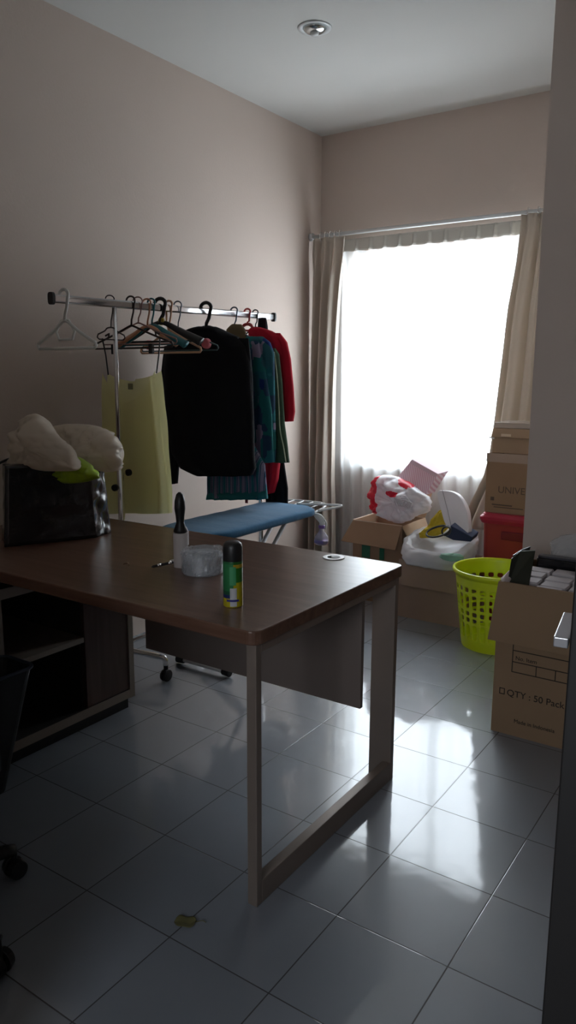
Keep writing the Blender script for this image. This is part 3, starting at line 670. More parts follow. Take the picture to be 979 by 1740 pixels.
# ------------------------------------------------------------------ garments: outlines (py, xl, xr) of each panel, hung in the plane y = Y
def panel(Y, rows, th=.03, fold=.006, nf=5, seed=0, n=48, k=6, depth=None):
    rows = [rows[0]]+rows[1:]; R3 = []
    for i in range(len(rows)-1):
        for j in range(k):
            t = j/k; R3.append(tuple(a*(1-t)+b*t for a, b in zip(rows[i], rows[i+1])))
    R3.append(rows[-1]); out = []; N = len(R3)
    for i, (py, xl, xr) in enumerate(R3):
        a, b = aty(xl, py, Y), aty(xr, py, Y); mid = (a+b)/2; hw = (b-a)/2
        e = math.sin(min(1, (i+.3)/5)*PI/2); tt = th*(.35+.65*e); ring = []
        for j in range(n):
            an = 2*PI*j/n; ca, sa = math.cos(an), math.sin(an); s = math.copysign(abs(ca)**.8, ca)
            p = mid+hw*s
            f = fold*(math.sin(s*nf*PI+seed+1.5*nz((s, i*.05, seed), 1.5))+.8*nz((s*2, i*.12, seed+2), 1.3))*(.25+.75*i/N)
            ring.append(p+Vector((0, tt*math.copysign(abs(sa)**.7, sa)+f, .004*nz((s*3, seed, i*.1), 1)*(1 if i in (0, N-1) else 0))))
        out.append(ring)
    return B().rings(out)
def garment(name, label, cat, Y, body, mt, sleeves=(), th=.03, fold=.006, nf=5, seed=0, anchor=None):
    c = aty((body[0][1]+body[0][2])/2, body[0][0], Y)
    root = thing(name, label, cat, c)
    emit(panel(Y, body, th, fold, nf, seed), 'body', mt, root, sm=True)
    for i, s in enumerate(sleeves): emit(panel(Y+s[0], s[1], .02, .004, 2, seed+3+i, 24), 'sleeve', s[2] if len(s) > 2 else mt, root, sm=True)
    return root
M_YEL = translucent('pale_yellow_knit', (.86, .82, .47), .42)
M_JK = mat('black_wool', (.008, .008, .010), .9, spec=.2, var=.1)
yt = thing('sleeveless_blouse', 'pale yellow sleeveless blouse hanging by long dark straps from the brown hanger', 'blouse', aty(224, 632, 1.20))
# body with a scooped neckline: front and back sheets
Yy = 1.20
def yfront(off, dip, sd):
    def fn(u, v):
        top = 634-(4 if u > .5 else 0)+dip*(1-(2*u-1)**2)
        py = top+(872-top)*v
        xl = 178-4*math.sin(v*PI)*.5+(176-178)*v; xr = 268+22*min(1, v*1.15)**.9
        x = xl+(xr-xl)*u
        p = aty(x, py, Yy)
        return p+Vector((0, off+.010*math.sin(u*11+sd+v*2)*(.3+.7*v)+.006*nz((u*3, v*2, sd), 2), 0))
    return fn
emit(B().grid(40, 40, yfront(-.016, 50, 1)), 'front_panel', M_YEL, yt, sm=True)
emit(B().grid(40, 40, yfront(.020, 14, 4)), 'back_panel', M_YEL, yt, sm=True)
sb = B().tube([aty(178, 632, Yy-.016)+Vector((0, 0, 0)), aty(179, 640, Yy-.0)], .003, 6)
for (xa, ya), (xb, yb) in (((174, 575), (184, 634)), ((272, 575), (266, 631))):
    emit(B().tube([aty(xa, ya, Yy), aty((xa+xb)/2+1, (ya+yb)/2, Yy), aty(xb, yb+3, Yy)], .0032, 6), 'strap', M_BLACKP, yt, label='dark strap')
lbp = aty(223, 657, Yy+.018); emit(B().box(lbp.x-.014, lbp.x+.014, lbp.y-.006, lbp.y-.004, lbp.z-.012, lbp.z+.014), 'neck_label', mat('grey_label', (.22, .22, .12), .8), yt)
fl = B().grid(6, 30, lambda u, v: aty(262+14*min(1, v*1.2)+(10+8*v)*u, 640+230*v, Yy)+Vector((.0, -.03-.015*math.sin(u*3), 0)))
emit(fl, 'side_fold', M_YEL, yt, sm=True)

garment('black_jacket', 'long black jacket filling the middle of the rack', 'jacket', 1.70,
        [(555, 335, 366), (562, 318, 380), (572, 298, 402), (590, 284, 418), (620, 278, 424), (700, 280, 428), (770, 292, 430), (795, 308, 432), (808, 335, 425)], M_JK,
        [(-.01, [(588, 280, 300), (640, 275, 300), (720, 283, 302), (790, 284, 304), (822, 286, 301)]), (.012, [(575, 400, 422), (640, 404, 428), (720, 408, 430), (790, 412, 431)])], th=.05, fold=.008, nf=4, seed=2)
M_PLAID = pattern_mat('teal_lilac_stripes', [(.03, .16, .20), (.20, .20, .30), (.03, .08, .15), (.24, .22, .32)], 'wave', 9)
gp = garment('plaid_dress', 'long teal and lilac striped dress whose hem shows below the black jacket', 'dress', 1.83,
        [(575, 380, 408), (590, 372, 414), (640, 362, 418), (740, 356, 420), (790, 354, 448), (838, 353, 452), (846, 353, 452)], M_PLAID, th=.03, fold=.012, nf=7, seed=5)
a_, b_ = aty(353, 842, 1.83), aty(452, 836, 1.83)
emit(panel(1.828, [(834, 352, 452.5), (841, 352, 452.5), (848, 352, 452.5)], .034, .012, 7, 5), 'hem_band', mat('teal_cloth', (.015, .16, .17), .9), gp, sm=True)
emit(B().box(aty(419, 845, 1.84).x-.008, aty(419, 845, 1.84).x+.008, 1.838, 1.842, aty(419, 855, 1.84).z, aty(419, 840, 1.84).z), 'ribbon_end', mat('maroon_ribbon', (.12, .01, .02), .8), gp)
M_BATIK = pattern_mat('teal_batik', [(.02, .13, .16), (.03, .18, .21), (.015, .04, .17), (.03, .12, .15), (.30, .25, .36), (.02, .16, .16), (.03, .07, .13)], 'voronoi', 16, stretch=(1, 1, .7))
garment('batik_shirt', 'teal and navy batik shirt with lilac patches beside the black jacket', 'shirt', 1.92,
        [(572, 420, 446), (582, 412, 458), (600, 410, 464), (680, 412, 466), (760, 418, 467), (785, 424, 466)], M_BATIK, [(-.028, [(580, 424, 440), (620, 421, 450), (700, 425, 462), (786, 436, 465)])], th=.03, fold=.006, nf=4, seed=8)
emit(panel(1.92, [(551, 394, 410), (560, 386, 416), (578, 384, 420), (590, 388, 424)], .02, .002, 2, 3), 'collar', mat('ochre_lining', (.16, .11, .05), .9), bpy.data.objects['batik_shirt'], sm=True, label='ochre brown collar lining')
M_GRN = mat('olive_green_cloth', (.045, .09, .05), .9)
garment('green_shirt', 'dark green shirt with pale piping between the batik and the red shirt', 'shirt', 1.985,
        [(592, 452, 468), (602, 450, 474), (650, 454, 479), (720, 458, 483), (760, 462, 489), (786, 466, 492)], M_GRN, th=.02, fold=.004, nf=3, seed=9)
emit(B().tube(smooth([aty(x, y, 1.975)+Vector((0, -.022, 0)) for x, y in ((470, 598), (475, 640), (478, 690), (480, 730), (486, 760), (490, 785))], 4), .0035, 6), 'piping', mat('pale_piping', (.35, .38, .25), .8), bpy.data.objects['green_shirt'], sm=True)
M_REDC = mat('red_cotton', (.50, .012, .030), .85, spec=.2)
garment('red_shirt', 'bright red long-sleeved shirt near the right end of the rack', 'shirt', 2.045,
        [(556, 428, 442), (562, 424, 460), (572, 424, 478), (590, 428, 485), (640, 436, 480), (720, 444, 478), (785, 448, 474), (815, 452, 470), (838, 454, 463)], M_REDC,
        [(.004, [(566, 462, 476), (582, 470, 487), (610, 474, 493), (660, 478, 498), (700, 481, 500), (716, 486, 497)])], th=.03, fold=.006, nf=3, seed=12)
garment('black_trousers', 'black trousers hanging lowest at the right end of the rack', 'trousers', 2.11,
        [(540, 440, 452), (560, 440, 454), (600, 442, 460), (700, 450, 472), (785, 452, 482), (830, 452, 489), (872, 454, 489)], M_JK, th=.02, fold=.005, nf=3, seed=13)

# ------------------------------------------------------------------ ironing board
ib = thing('ironing_board', 'folding ironing board with a blue quilted cover and white iron rest', 'ironing board', (-.13, 1.6, 0))
bxc = -.135; zt = .69
def bw(y):      # half width along the board, pointed nose toward the desk
    t = (y-1.03)/1.02
    if t < .35: return .06+.118*math.sin(t/.35*PI/2)
    if t > .95: return .178-.05*((t-.95)/.05)**2
    return .178
rs = []
ys = [1.03+1.02*i/40 for i in range(41)]
def bsec(y):
    w_ = bw(y); z = zt; n = 28; r = []
    for j in range(n):
        a = 2*PI*j/n; ca, sa = math.cos(a), math.sin(a)
        px = w_*math.copysign(abs(ca)**.25, ca); pz = .022*math.copysign(abs(sa)**.55, sa)-.022
        q = .0016*(abs(math.sin(y*26))+abs(math.sin((px+y*.25)*24))) if sa > 0 else 0
        r.append(Vector((bxc+px, y, z+pz+q)))
    return r
M_BLUE = mat('blue_quilted_cotton', (.035, .15, .29), .9, spec=.2, var=.12, vscale=20, sheen=.2, bump=.2, bscale=40)
emit(B().rings([bsec(y) for y in ys]), 'board_cover', M_BLUE, ib, sm=True)
emit(B().rings([[p+Vector((0, 0, -.030)) for p in bsec(y)] for y in [1.05+.99*i/20 for i in range(21)]]).__class__().box(bxc-.12, bxc+.12, 1.15, 1.98, zt-.058, zt-.042), 'board_frame', mat('grey_tray', (.25, .26, .28), .5, metal=.3), ib)
M_WT = mat('white_painted_tube', (.7, .7, .70), .35)
z0 = zt-.028
rest = smooth([(bxc-.15, 2.03, z0), (bxc-.155, 2.12, z0+.012), (bxc-.13, 2.20, z0+.016), (bxc-.02, 2.235, z0+.016), (bxc+.10, 2.22, z0+.016), (bxc+.15, 2.14, z0+.012), (bxc+.155, 2.03, z0)], 5)
ir = emit(B().tube(rest, .006, 8), 'iron_rest', M_WT, ib, sm=True, label='white wire iron rest')
for dx in (-.09, -.03, .03, .09): emit(B().tube([(bxc+dx, 2.04, z0+.004), (bxc+dx, 2.22, z0+.018)], .0035, 6), 'wire', M_WT, ir, sm=True)
emit(B().tube(smooth([(bxc+.03, 2.06, z0+.03), (bxc+.20, 2.16, z0+.028), (bxc+.235, 2.17, z0+.022), (bxc+.17, 2.05, z0+.01)], 5), .006, 8), 'side_bar', M_WT, ir, sm=True)
for sx in (-.035, .035):
    emit(B().tube([(bxc+sx, 1.98, zt-.05), (bxc+sx*.9, 1.36, .045)], .011, 12), 'leg', M_WT, ib, sm=True)
emit(B().tube([(bxc+.0, 1.30, zt-.05), (bxc+.0, 1.95, .045)], .012, 12), 'leg', M_WT, ib, sm=True)
for yy, xa, xb in ((1.346, -.286, -.01), (1.96, -.29, .02)):
    ft = emit(B().tube([(xa, yy, .024), (xb, yy, .024)], .012, 12), 'foot_bar', M_WT, ib, sm=True)
    for x in (xa, xb):
        s_ = 1 if x > bxc else -1
        emit(B().tube([(x-s_*.02, yy, .022), (x+s_*.022, yy, .022)], [.017, .020], 14), 'foot_cap', M_BLACKP, ft, sm=False, bev=.003)

# spray bottle hooked over the board's end
bq = Vector((bxc+.20, 1.83, 0))
BQX, BQY = .066, 2.036
def pz(py): return aty(547, py, BQY).z
sbt = thing('spray_bottle', 'clear spray bottle with a white trigger hooked on the end of the ironing board', 'spray bottle', (BQX, BQY, pz(926)))
zb0, zn, zt0 = pz(926), pz(896), pz(884)
hh_ = zn-zb0
bo = B().lathe([(.018, .0), (.030, .004), (.036, .016), (.038, .030), (.034, .048), (.022, .062), (.014, .072), (.0135, .088)], (BQX, BQY, zb0), 32)
M_CLR = mat('clear_bottle_plastic', (.70, .72, .82), .12, trans=.0, alpha=.35, var=.02)
emit(bo, 'bottle', M_CLR, sbt, sm=True)
emit(B().lathe([(.017, 0), (.030, .004), (.034, .016), (.035, .022), (.001, .0225)], (BQX, BQY, zb0+.002), 28), 'liquid', mat('violet_liquid', (.22, .10, .36), .3), sbt, sm=True)
emit(B().grid(10, 4, lambda u, v: Vector((BQX, BQY, zb0+.014+.03*v))+Vector((math.cos(-2.3+1.5*u), math.sin(-2.3+1.5*u), 0))*(.0385-.006*max(0, v-.5)*2)), 'label_sticker', mat('violet_blue_label', (.22, .20, .48), .5), sbt, sm=True)
emit(B().lathe([(.015, 0), (.0165, .002), (.0165, .014), (.014, .016)], (BQX, BQY, zb0+.088), 24), 'collar', mat('violet_collar', (.22, .12, .38), .4), sbt)
zz = zb0+.104
hd = B().rings([[Vector((BQX+w_*math.cos(a)+ox, BQY+.011*math.sin(a)+oy, zz+z_)) for a in [2*PI*k/14 for k in range(14)]] for w_, ox, oy, z_ in ((.012, 0, 0, 0), (.016, .003, 0, .012), (.024, -.006, .0, .026), (.030, -.016, 0, .040), (.026, -.026, 0, .052), (.010, -.032, 0, .058))])
emit(hd, 'spray_head', M_WHITEP, sbt, sm=True)
emit(B().tube(smooth([(BQX+.016, BQY, zz+.03), (BQX+.028, BQY, zz+.010), (BQX+.022, BQY, zz-.018)], 4), .004, 8), 'trigger', M_WHITEP, sbt, sm=True)

# ------------------------------------------------------------------ boxes and clutter under the window
def shell(x0, x1, y0, y1, z0, z1, t=.005):
    return B().box(x0, x1, y0, y1, z0, z0+t).box(x0, x0+t, y0, y1, z0+t, z1).box(x1-t, x1, y0, y1, z0+t, z1).box(x0+t, x1-t, y0, y0+t, z0+t, z1).box(x0+t, x1-t, y1-t, y1, z0+t, z1)
# open box by the left curtain
k = thing('cardboard_box', 'open brown cardboard box near the left curtain with flaps folded out', 'box', (0, 2.93, 0))
emit(shell(-.155, .172, 2.76, 3.08, 0, .49), 'body', M_CARD, k)
emit(B().slab([(-.155, 2.755, .49), (.172, 2.755, .49), (.16, 2.70, .355), (-.205, 2.70, .365)], .005), 'flap', M_CARD, k)
emit(B().slab([(.174, 2.76, .49), (.174, 3.08, .49), (.235, 3.06, .365), (.235, 2.78, .360)], .005), 'flap', M_CARD2, k)
emit(B().slab([(-.10, 3.085, .49), (.172, 3.085, .49), (.20, 3.12, .66), (-.06, 3.12, .66)], .005), 'flap', M_CARD2, k)
emit(B().tube([(-.155, 2.7565, .492), (.172, 2.7565, .492)], .0028, 6).tube([(-.155, 2.76, .492), (-.155, 3.08, .492)], .0028, 6), 'cut_edge', mat('pale_cut_edge', (.62, .5, .38), .8), k)
emit(B().box(-.09, -.035, 2.755, 2.759, .27, .345).box(.03, .06, 2.755, 2.759, .27, .34), 'green_tape', mat('green_tape', (.01, .14, .07), .5), k)
# white carrier bag with red print
cbg = thing('carrier_bag', 'white plastic carrier bag with red print stuffed into the open brown box', 'bag', (.10, 2.86, .5))
ctr = aty(680, 846, 2.84)
def bagform(c, rx, ry, rz, seed, tilt, n=90, m_=44, amp=.16, tiltx=0.0):
    rs = []; R = Matrix.Rotation(tilt, 3, 'Y') @ Matrix.Rotation(tiltx, 3, 'X')
    for i in range(m_+1):
        th = .04+(PI-.08)*i/m_; r = []
        for j in range(n):
            a = 2*PI*j/n; u = Vector((math.sin(th)*math.cos(a), math.sin(th)*math.sin(a), math.cos(th)))
            kk = 1+amp*nz(u, 2.0, seed)+amp*.55*(abs(nz(u, 4.5, seed+2))-.2)+amp*.3*(abs(nz(u, 10, seed+4))-.2)
            kk *= (abs(u.x)**3+abs(u.y)**3+abs(u.z)**3)**(-1/3)*.92
            r.append(c+R @ Vector((rx*u.x*kk, ry*u.y*kk, rz*u.z*kk)))
        rs.append(r)
    return B().rings(rs)
def redprint(name, base, redcol, els, org, gus):
    m = translucent(name, base, .3, 0, .3); t = m.node_tree; p = t.nodes['Principled BSDF']; N = t.nodes.new; Lk = t.links.new
    tc = N('ShaderNodeTexCoord'); sx = N('ShaderNodeSeparateXYZ'); n = N('ShaderNodeTexNoise'); n.inputs['Scale'].default_value = 30; Lk(tc.outputs['Object'], n.inputs['Vector']); Lk(tc.outputs['Object'], sx.inputs[0])
    def mt(op, a, b):
        q = N('ShaderNodeMath'); q.operation = op
        for i, v in enumerate((a, b)):
            if isinstance(v, (int, float)): q.inputs[i].default_value = v
            else: Lk(v, q.inputs[i])
        return q.outputs[0]
    tot = mt('LESS_THAN', mt('ADD', sx.outputs[0], mt('MULTIPLY', sx.outputs[2], gus[1])), gus[0])
    for c_, rx, rz_, an in els:
        c_ = c_-org; dx = mt('SUBTRACT', sx.outputs[0], c_.x); dz = mt('SUBTRACT', sx.outputs[2], c_.z)
        u = mt('ADD', mt('MULTIPLY', dx, math.cos(an)/rx), mt('MULTIPLY', dz, math.sin(an)/rx)); v = mt('ADD', mt('MULTIPLY', dx, -math.sin(an)/rz_), mt('MULTIPLY', dz, math.cos(an)/rz_))
        d = mt('ADD', mt('ADD', mt('MULTIPLY', u, u), mt('MULTIPLY', v, v)), mt('MULTIPLY', n.outputs[0], 1.0)); tot = mt('MAXIMUM', tot, mt('LESS_THAN', d, 1.5))
    mx = N('ShaderNodeMix'); mx.data_type = 'RGBA'; mx.inputs[6].default_value = base+(1,); mx.inputs[7].default_value = redcol+(1,); Lk(tot, mx.inputs[0])
    Lk(mx.outputs[2], p.inputs['Base Color'])
    for nd in t.nodes:
        if nd.type == 'BSDF_TRANSLUCENT': Lk(mx.outputs[2], nd.inputs[0])
    return m
org = Vector((.10, 2.86, .5)); YB_ = 2.84; YF_ = 2.77
gx = aty(643, 840, YF_+.02)-org
M_CBAG = redprint('white_film_red_print', (.80, .80, .83), (.66, .02, .05), [(aty(679, 822, YF_), .046, .020, -.72), (aty(667, 839, YF_), .042, .017, -.1), (aty(690, 826, YF_), .028, .012, -.2)], org, (gx.x, 0))
emit(inflate([(634, 866), (631, 842), (636, 818), (648, 808), (668, 809), (700, 824), (722, 840), (730, 856), (727, 870), (708, 877), (692, 886), (676, 889), (655, 877)], YB_, .085, .030, 13, 31), 'bag_film', M_CBAG, cbg, sm=True)
crd = B()
for i in range(4):
    c_ = aty(688, 852, 2.752)+Vector((.014*i-.02, -.003*i, -.005*i)); r_ = .042-.005*i
    crd.tube([c_+Vector((r_*math.cos(a), .006*math.sin(3*a), r_*(.75+.1*math.sin(2*a+i))*math.sin(a))) for a in [2*PI*k_/24 for k_ in range(24)]], .0035, 6, True)
emit(crd, 'coiled_cord', mat('grey_white_cord', (.60, .58, .60), .6), cbg, sm=True, label='pale coiled cord showing in the mouth of the bag')
# pink striped tilted box
pk = thing('striped_box', 'pale pink striped box leaning behind the white carrier bag', 'box', (.15, 3.0, .75))
M_STR = pattern_mat('pink_white_stripes', [(.60, .36, .42), (.72, .60, .64)], 'wave', 26, stretch=(1, 1, 0))
pA, pB, pC, pD = aty(700, 781, 2.98), aty(745, 806, 2.96), aty(722, 842, 2.93), aty(672, 815, 2.95)
nn_ = Vector((.25, .9, .1)).normalized()
emit(B().prism([pA, pB, pC, pD], nn_*.09), 'box_body', M_STR, pk, bev=.002)
off_ = Vector((0, -.002, .0)); e1 = (pD-pA)*.16
emit(B().prism([pA-nn_*.004+(pA-pD)*.02, pB-nn_*.004+(pB-pC)*.02, pB-nn_*.004+e1*.9, pA-nn_*.004+e1*.9], nn_*.1), 'lid', mat('mauve_lid', (.56, .42, .47), .6), pk, bev=.002)

# low box in the middle with white bag on top
k = thing('cardboard_box', 'taupe cardboard box in the middle below the white bag of odds and ends', 'box', (.42, 2.77, 0))
emit(shell(.238, .610, 2.60, 2.95, 0, .335), 'body', M_CARD3, k)
emit(B().slab([(.236, 2.597, .335), (.612, 2.597, .335), (.618, 2.585, .19), (.232, 2.585, .19)], .005), 'flap', M_CARD3, k)
emit(B().slab([(.613, 2.60, .335), (.613, 2.95, .335), (.623, 2.94, .20), (.623, 2.61, .20)], -.004, (1, 0, 0)), 'flap', M_CARD3, k)
ob = thing('open_plastic_bag', 'open white plastic bag lying on the taupe box, its rim folded round odds and ends', 'bag', (.42, 2.75, .34))
prf = interp([(0, 0, .0, .165, .155), (0, -.0, -.03, .195, .18), (.0, -.0, .01, .205, .19), (0, 0, .05, .20, .18), (0, .0, .065, .175, .16), (0, 0, .05, .155, .14), (0, 0, .01, .14, .13)], 4)
obb = blob((.42, 2.74, .345), prf, 90, .022, 9, 41, 0, 2.6)
for v_ in obb.v: v_.z += max(0, (v_.y-2.60))*.28
emit(obb, 'bag_film', M_WBAG, ob, sm=True)
solo(inflate([(752, 866), (764, 880), (760, 900), (740, 912), (716, 914), (712, 908), (728, 893), (740, 874)], 2.80, .022, .014, 20, 3), 'yellow_cloth', mat('yellow_cloth', (.62, .45, .03), .85), 'yellow cloth lying inside the open white bag', 'cloth', aty(740, 895, 2.80), sm=True)
# white rounded lid / pad
pd = thing('rounded_white_panel', 'white rounded plastic panel standing tilted in the open white bag', 'panel', (.5, 2.75, .45))
def rpoly(cs, Y0, rad=8):
    out = []
    for i in range(len(cs)):
        a, b_, c = cs[i-1], cs[i], cs[(i+1) % len(cs)]
        va = Vector((a[0]-b_[0], a[1]-b_[1])); vc = Vector((c[0]-b_[0], c[1]-b_[1]))
        ra = min(rad, va.length*.45); rc = min(rad, vc.length*.45)
        p0 = Vector(b_)+va.normalized()*ra; p2 = Vector(b_)+vc.normalized()*rc
        for t in (0, .2, .4, .6, .8, 1): out.append(p0*(1-t)**2+Vector(b_)*2*t*(1-t)+p2*t*t)
    return [aty(p.x, p.y, Y0(p.y)) for p in out]
cs = [(746, 832), (782, 836), (800, 864), (804, 912), (764, 897)]
emit(B().prism(rpoly(cs, lambda y: 2.86-(y-832)*.0016, 14), Vector((-.012, -.028, .004))), 'panel', mat('white_panel_plastic', (.72, .70, .74), .4, var=.03), pd, bev=.006, sm=False)
sl = B().tube([aty(755, 834, 2.86-.0316)+Vector((-.012, -.0, .004)), aty(761, 868, 2.8-.0335), aty(767, 895, 2.755-.032)], .0018, 6)
emit(sl, 'seam', mat('grey_seam', (.25, .24, .27), .6), pd)
# cable loop + navy pouch
cb0 = aty(745, 903, 2.66)
loop = [cb0+Vector((.068*math.cos(a), .04*math.sin(a), .016*math.sin(a)+.030*math.cos(a-.5)*.6)) for a in [2*PI*k_/28 for k_ in range(28)]]
lo = solo(B().tube(loop, .0055, 8, True).tube([cb0+Vector((.05, -.01, .01))+Vector((.024*math.cos(a), .012*math.sin(a), .022*math.sin(a))) for a in [2*PI*k_/16 for k_ in range(16)]], .005, 8, True), 'black_cable', M_BLACKP, 'black cable looped on the yellow cloth in the open bag', 'cable', cb0, sm=True)
nv = [aty(x, y, 2.70) for x, y in ((766, 893), (803, 913), (800, 921), (770, 918), (757, 912))]
solo(B().prism(nv, Vector((.01, .07, .02))), 'navy_pouch', mat('navy_fabric', (.015, .025, .07), .7), 'navy blue pouch at the foot of the white rounded panel', 'pouch', nv[0], bev=.004)
gb = aty(768, 946, 2.545)
solo(blob((gb.x, gb.y+.01, gb.z-.012), interp([(0, 0, -.012, .05, .012), (0, 0, .0, .068, .018), (0, 0, .02, .06, .016), (.01, 0, .03, .03, .006)], 4), 48, .012, 22, 6, .05, 2), 'green_plastic_scrap', mat('mint_film', (.28, .52, .42), .4), 'mint green plastic film poking out under the white bag rim', 'plastic film', gb, sm=True)

# red tub with lid
rt = thing('storage_tub', 'dark red plastic storage tub with a lid below the stacked boxes', 'tub', (.84, 2.95, 0))
def tubring(s, z): return rring(.846, 2.93, .205*s, .165*s, z, .03)
emit(B().rings([tubring(.88, 0), tubring(.97, .575), tubring(.94, .575), tubring(.86, .006)]), 'tub_body', mat('red_brown_tub', (.36, .035, .03), .4, var=.08), rt, sm=False)
emit(B().rings([tubring(1.02, .565), tubring(1.06, .585), tubring(1.06, .600), tubring(1.0, .612), tubring(.98, .620), tubring(.9, .622)]), 'lid', M_RED, rt, sm=False, bev=.003, label='crimson lid')
emit(B().box(.76, .93, 2.752, 2.775, .485, .53), 'handle', mat('dark_red_handle', (.20, .01, .02), .4), rt, bev=.004)
# boxes stacked on it
k = thing('cardboard_box', 'tall brown printed cardboard box standing on the red tub', 'box', (.84, 2.97, .623))
emit(shell(.650, 1.03, 2.79, 3.06, .623, .945), 'body', M_CARD, k)
emit(B().box(.648, 1.03, 2.786, 2.789, .90, .948), 'flap', M_CARD3, k)
vp = aty(852, 832, 2.788)
text('printed_text', 'UNIVERSAL', .052, k, mat('faded_print', (.13, .085, .06), .85), Matrix.Translation((.718, 2.789, vp.z-.018)) @ Matrix.Rotation(PI/2, 4, 'X'))
emit(B().box(.68, .70, 2.788, 2.7895, .69, .71).box(.69, .80, 2.788, 2.7895, .665, .672).box(.70, .86, 2.788, 2.7895, .653, .658), 'small_print', MATS['faded_print'], k)
k = thing('cardboard_box', 'pale brown cardboard box on top of the stack below the right curtain', 'box', (.84, 2.97, .95))
emit(shell(.672, 1.03, 2.80, 3.05, .950, 1.08), 'body', M_CARD2, k)
emit(B().slab([(.672, 2.797, 1.08), (1.03, 2.797, 1.08), (1.03, 2.78, 1.035), (.668, 2.78, 1.035)], .004), 'flap', M_CARD2, k)
emit(B().box(.675, 1.03, 2.802, 3.045, 1.082, 1.112), 'clear_lid', mat('cloudy_clear_plastic', (.55, .46, .40), .25, alpha=.55), k, bev=.004, label='cloudy clear plastic lid')
pa_ = aty(860, 740, 2.775)
emit(B().box(pa_.x-.026, pa_.x+.026, pa_.y, pa_.y+.003, pa_.z-.006, pa_.z+.008), 'tape_label', mat('cream_label', (.75, .58, .42), .6), k)
kk_ = aty(838, 744, 2.78)
emit(B().tube([kk_+Vector((-.022, 0, .003)), kk_+Vector((.006, .002, -.003))], .004, 8), 'plastic_clip', M_WHITEP, k)

# lime laundry basket
lc = Vector((.85, 2.46, 0)); HB = .40
bs = thing('laundry_basket', 'lime green perforated plastic laundry basket with an empty wide mouth', 'laundry basket', lc)
zr = [0, .02, .05, .085, .105, .125, .145, .165, .178, .198, .211, .231, .245, .285, .298, .318, .345, .365, .40]
hole_rows = {3, 5, 7, 9, 11, 12}   # filled below
NP = 26
zr = [0, .018, .040, .060, .135, .150, .170, .184, .204, .222, .242, .256, .268, .290, .306, .326, .350, .376, .400]
holes = {3, 5, 7, 9, 11, 12, 14}
hole_rows = {3, 5, 7, 9, 10, 12, 14}
holes = {3, 5, 7, 9, 10, 11, 12, 14}
def bfn(u, v):
    i = v*(len(zr)-1); z = zr[int(round(i))]; r = .160+(.207-.160)*(z/HB)**.9
    a = u*2*PI
    return (lc.x+r*math.cos(a), lc.y+r*math.sin(a), z)
bw_ = B(); nc = NP*5; nr = len(zr)-1
vs = [bfn(i/nc, j/nr) for j in range(nr+1) for i in range(nc)]
fs = [(j*nc+i, j*nc+(i+1) % nc, (j+1)*nc+(i+1) % nc, (j+1)*nc+i) for j in range(nr) for i in range(nc) if not (j in holes and (i % 5) in (1, 2, 3))]
bw_.add(vs, fs)
emit(bw_, 'basket_wall', M_LIME, bs, sm=True, solid=.003, sub=1)
emit(B().lathe([(.001, .004), (.150, .004), (.157, .012), (.160, .0)], lc, 64, False), 'basket_floor', M_LIME, bs, sm=False, solid=.003)
emit(B().lathe([(.205, .372), (.209, .372), (.2135, .384), (.222, .388), (.2215, .402), (.214, .406), (.206, .400), (.204, .385)], lc, 72, False), 'rim', M_LIME, bs, sm=True)

# big carton in the foreground right
X0, X1, Y0, Y1, H = 1.168, 1.62, 1.525, 1.95, .60
k = thing('cardboard_carton', 'large open brown carton by the door, printed, full of small white packets', 'box', (1.39, 1.74, 0))
emit(shell(X0, X1, Y0, Y1, 0, H, .006), 'carton_body', mat('carton_brown', (.31, .205, .125), .85, spec=.2, var=.1, vscale=4, bump=.1, bscale=25), k)
MC = MATS['carton_brown']
fa = emit(B().slab([(X0, Y0-.006, H), (X1, Y0-.006, H), (X1+.01, Y0-.03, H-.225), (X0-.022, Y0-.03, H-.225)], .006), 'flap', MC, k, label='front flap folded down over the print')
yb_ = Y0-.0012
fr = B(); x_a, x_b = 1.235, 1.56
for z_, h_ in ((.34, .003), (.295, .003), (.255, .003)): fr.box(x_a, x_b, yb_, Y0+.001, z_, z_+h_)
fr.box(x_a, x_a+.003, yb_, Y0+.001, .255, .385).box(x_a+.09, x_a+.093, yb_, Y0+.001, .255, .295).box(x_a+.16, x_a+.163, yb_, Y0+.001, .255, .295)
emit(fr, 'printed_table', mat('carton_ink', (.02, .014, .012), .8), k)
MI = MATS['carton_ink']
R90 = Matrix.Rotation(PI/2, 4, 'X')
text('printed_text', 'No. Item', .022, k, MI, Matrix.Translation((x_a+.012, Y0-.0008, .306)) @ R90)
text('printed_text', 'QTY : 50 Pack', .036, k, MI, Matrix.Translation((1.222, Y0-.0008, .158)) @ R90)
sq = B()
for a0, a1, b0, b1 in ((1.193, 1.214, .158, .161), (1.193, 1.214, .180, .183), (1.193, 1.196, .158, .183), (1.211, 1.214, .158, .183)): sq.box(a0, a1, yb_, Y0+.001, b0, b1)
emit(sq, 'tick_box', MI, k)
text('printed_text', 'Made in Indonesia', .021, k, MI, Matrix.Translation((1.255, Y0-.0008, .055)) @ R90)
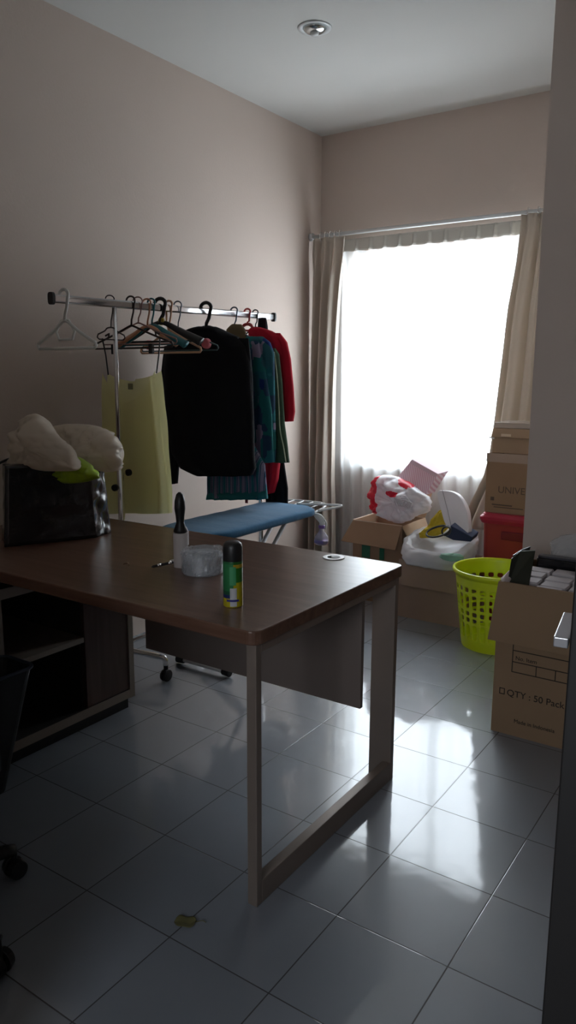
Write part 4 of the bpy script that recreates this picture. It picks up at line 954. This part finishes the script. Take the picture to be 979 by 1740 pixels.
# packets inside, in rows
M_PKT = mat('mauve_white_packet', (.52, .47, .48), .6, var=.06)
def packet(x, y, z, w_, d_, h_, rz):
    b = B(); b.M = Matrix.Translation((x, y, z)) @ Matrix.Rotation(rz, 4, 'Z')
    b.rings([[Vector((px, py, zz_)) for px, py in rrect(-w_/2*s_, w_/2*s_, -d_/2*s_, d_/2*s_, .006, 3)] for zz_, s_ in ((0, .97), (.006, 1), (h_-.006, 1), (h_, .93))])
    return b
pw, pdp, n_ = .098, .072, 0
rowname = ['front', 'second', 'third', 'rear']
colname = ['leftmost', 'second from the left', 'third from the left', 'rightmost']
for r_ in range(4):
    for c_ in range(4):
        x = X0+.060+c_*.105+(.006 if r_ % 2 else 0); y = Y0+.058+r_*.080; z = H-.108+.005*math.sin(c_*2.1+r_*1.3)+.006*r_
        o = solo(packet(x, y, z, pw, pdp, .085, .02*math.sin(c_*3+r_)), 'packet', M_PKT, 'small white packet, %s in the %s row inside the big carton' % (colname[c_], rowname[r_]), 'packet', (x, y, z), 'white packets in the carton', sm=False)
# what the packets stand on
solo(packet((X0+X1)/2, (Y0+Y1)/2-.035, .008, X1-X0-.03, Y1-Y0-.10, H-.125, 0), 'inner_carton', M_CARD3, 'closed carton layer inside the big open carton under the packets', 'box', ((X0+X1)/2, (Y0+Y1)/2, .008))
# black folder standing at the left, and black case at the rear
fo = [Vector((1.212, 1.56, .595-.06)), Vector((1.185, 1.86, .54)), Vector((1.165, 1.88, .688)), Vector((1.185, 1.60, .665))]
f1 = [aty(x, y, Y_) for x, y, Y_ in ((862, 998, 1.56), (900, 985, 1.70), (908, 934, 1.76), (872, 938, 1.62))]
bk_ = thing('black_folder', 'dark olive-black folder standing upright at the left side of the big carton', 'folder', f1[0])
emit(B().prism([aty(861, 1000, 1.545), aty(896, 1012, 1.60), aty(910, 936, 1.66), aty(884, 937, 1.62), aty(869, 950, 1.57)], Vector((-.004, .014, 0))), 'cover', mat('olive_black_cover', (.030, .034, .022), .5), bk_, bev=.001)
emit(B().prism([aty(866, 990, 1.58), aty(886, 985, 1.64), aty(902, 929, 1.69), aty(886, 935, 1.64), aty(872, 944, 1.59)], Vector((-.004, .012, 0))), 'back_cover', mat('black_cover', (.012, .012, .012), .4), bk_, bev=.001)
bcs = thing('black_case', 'glossy black flat case standing along the back of the big carton', 'case', (1.42, 1.91, .5))
emit(B().box(1.20, 1.61, 1.885, 1.93, .30, .625), 'shell', mat('glossy_black', (.010, .010, .012), .15), bcs, bev=.008)
emit(B().box(1.205, 1.605, 1.886, 1.929, .624, .634), 'edge_trim', mat('grey_trim_line', (.06, .06, .07), .2), bcs, bev=.003)
fm = solo(blob((1.42, 2.03, .60), interp([(0, 0, .0, .20, .04), (0, 0, .06, .21, .045), (0, 0, .10, .17, .03), (0, 0, .125, .05, .01)], 4), 72, .02, 13, 51, 0, 2.2), 'clear_plastic_sheet', M_FILM, 'crumpled clear plastic sheet between the big carton and the wall', 'plastic sheet', (1.42, 2.03, .6), sm=False)
tb = blob((1.178, 1.575, .575), interp([(0, 0, -.02, .012, .03), (0, 0, .0, .018, .05), (.004, .01, .03, .016, .06), (.01, .02, .055, .004, .03)], 3), 32, .008, 30, 8, 0, 2)
solo(tb, 'tissue_scrap', mat('crumpled_white_paper', (.66, .55, .52), .7), 'crumpled pale wrapping scrap at the left front corner of the big carton', 'scrap', (1.178, 1.575, .575), sm=True)
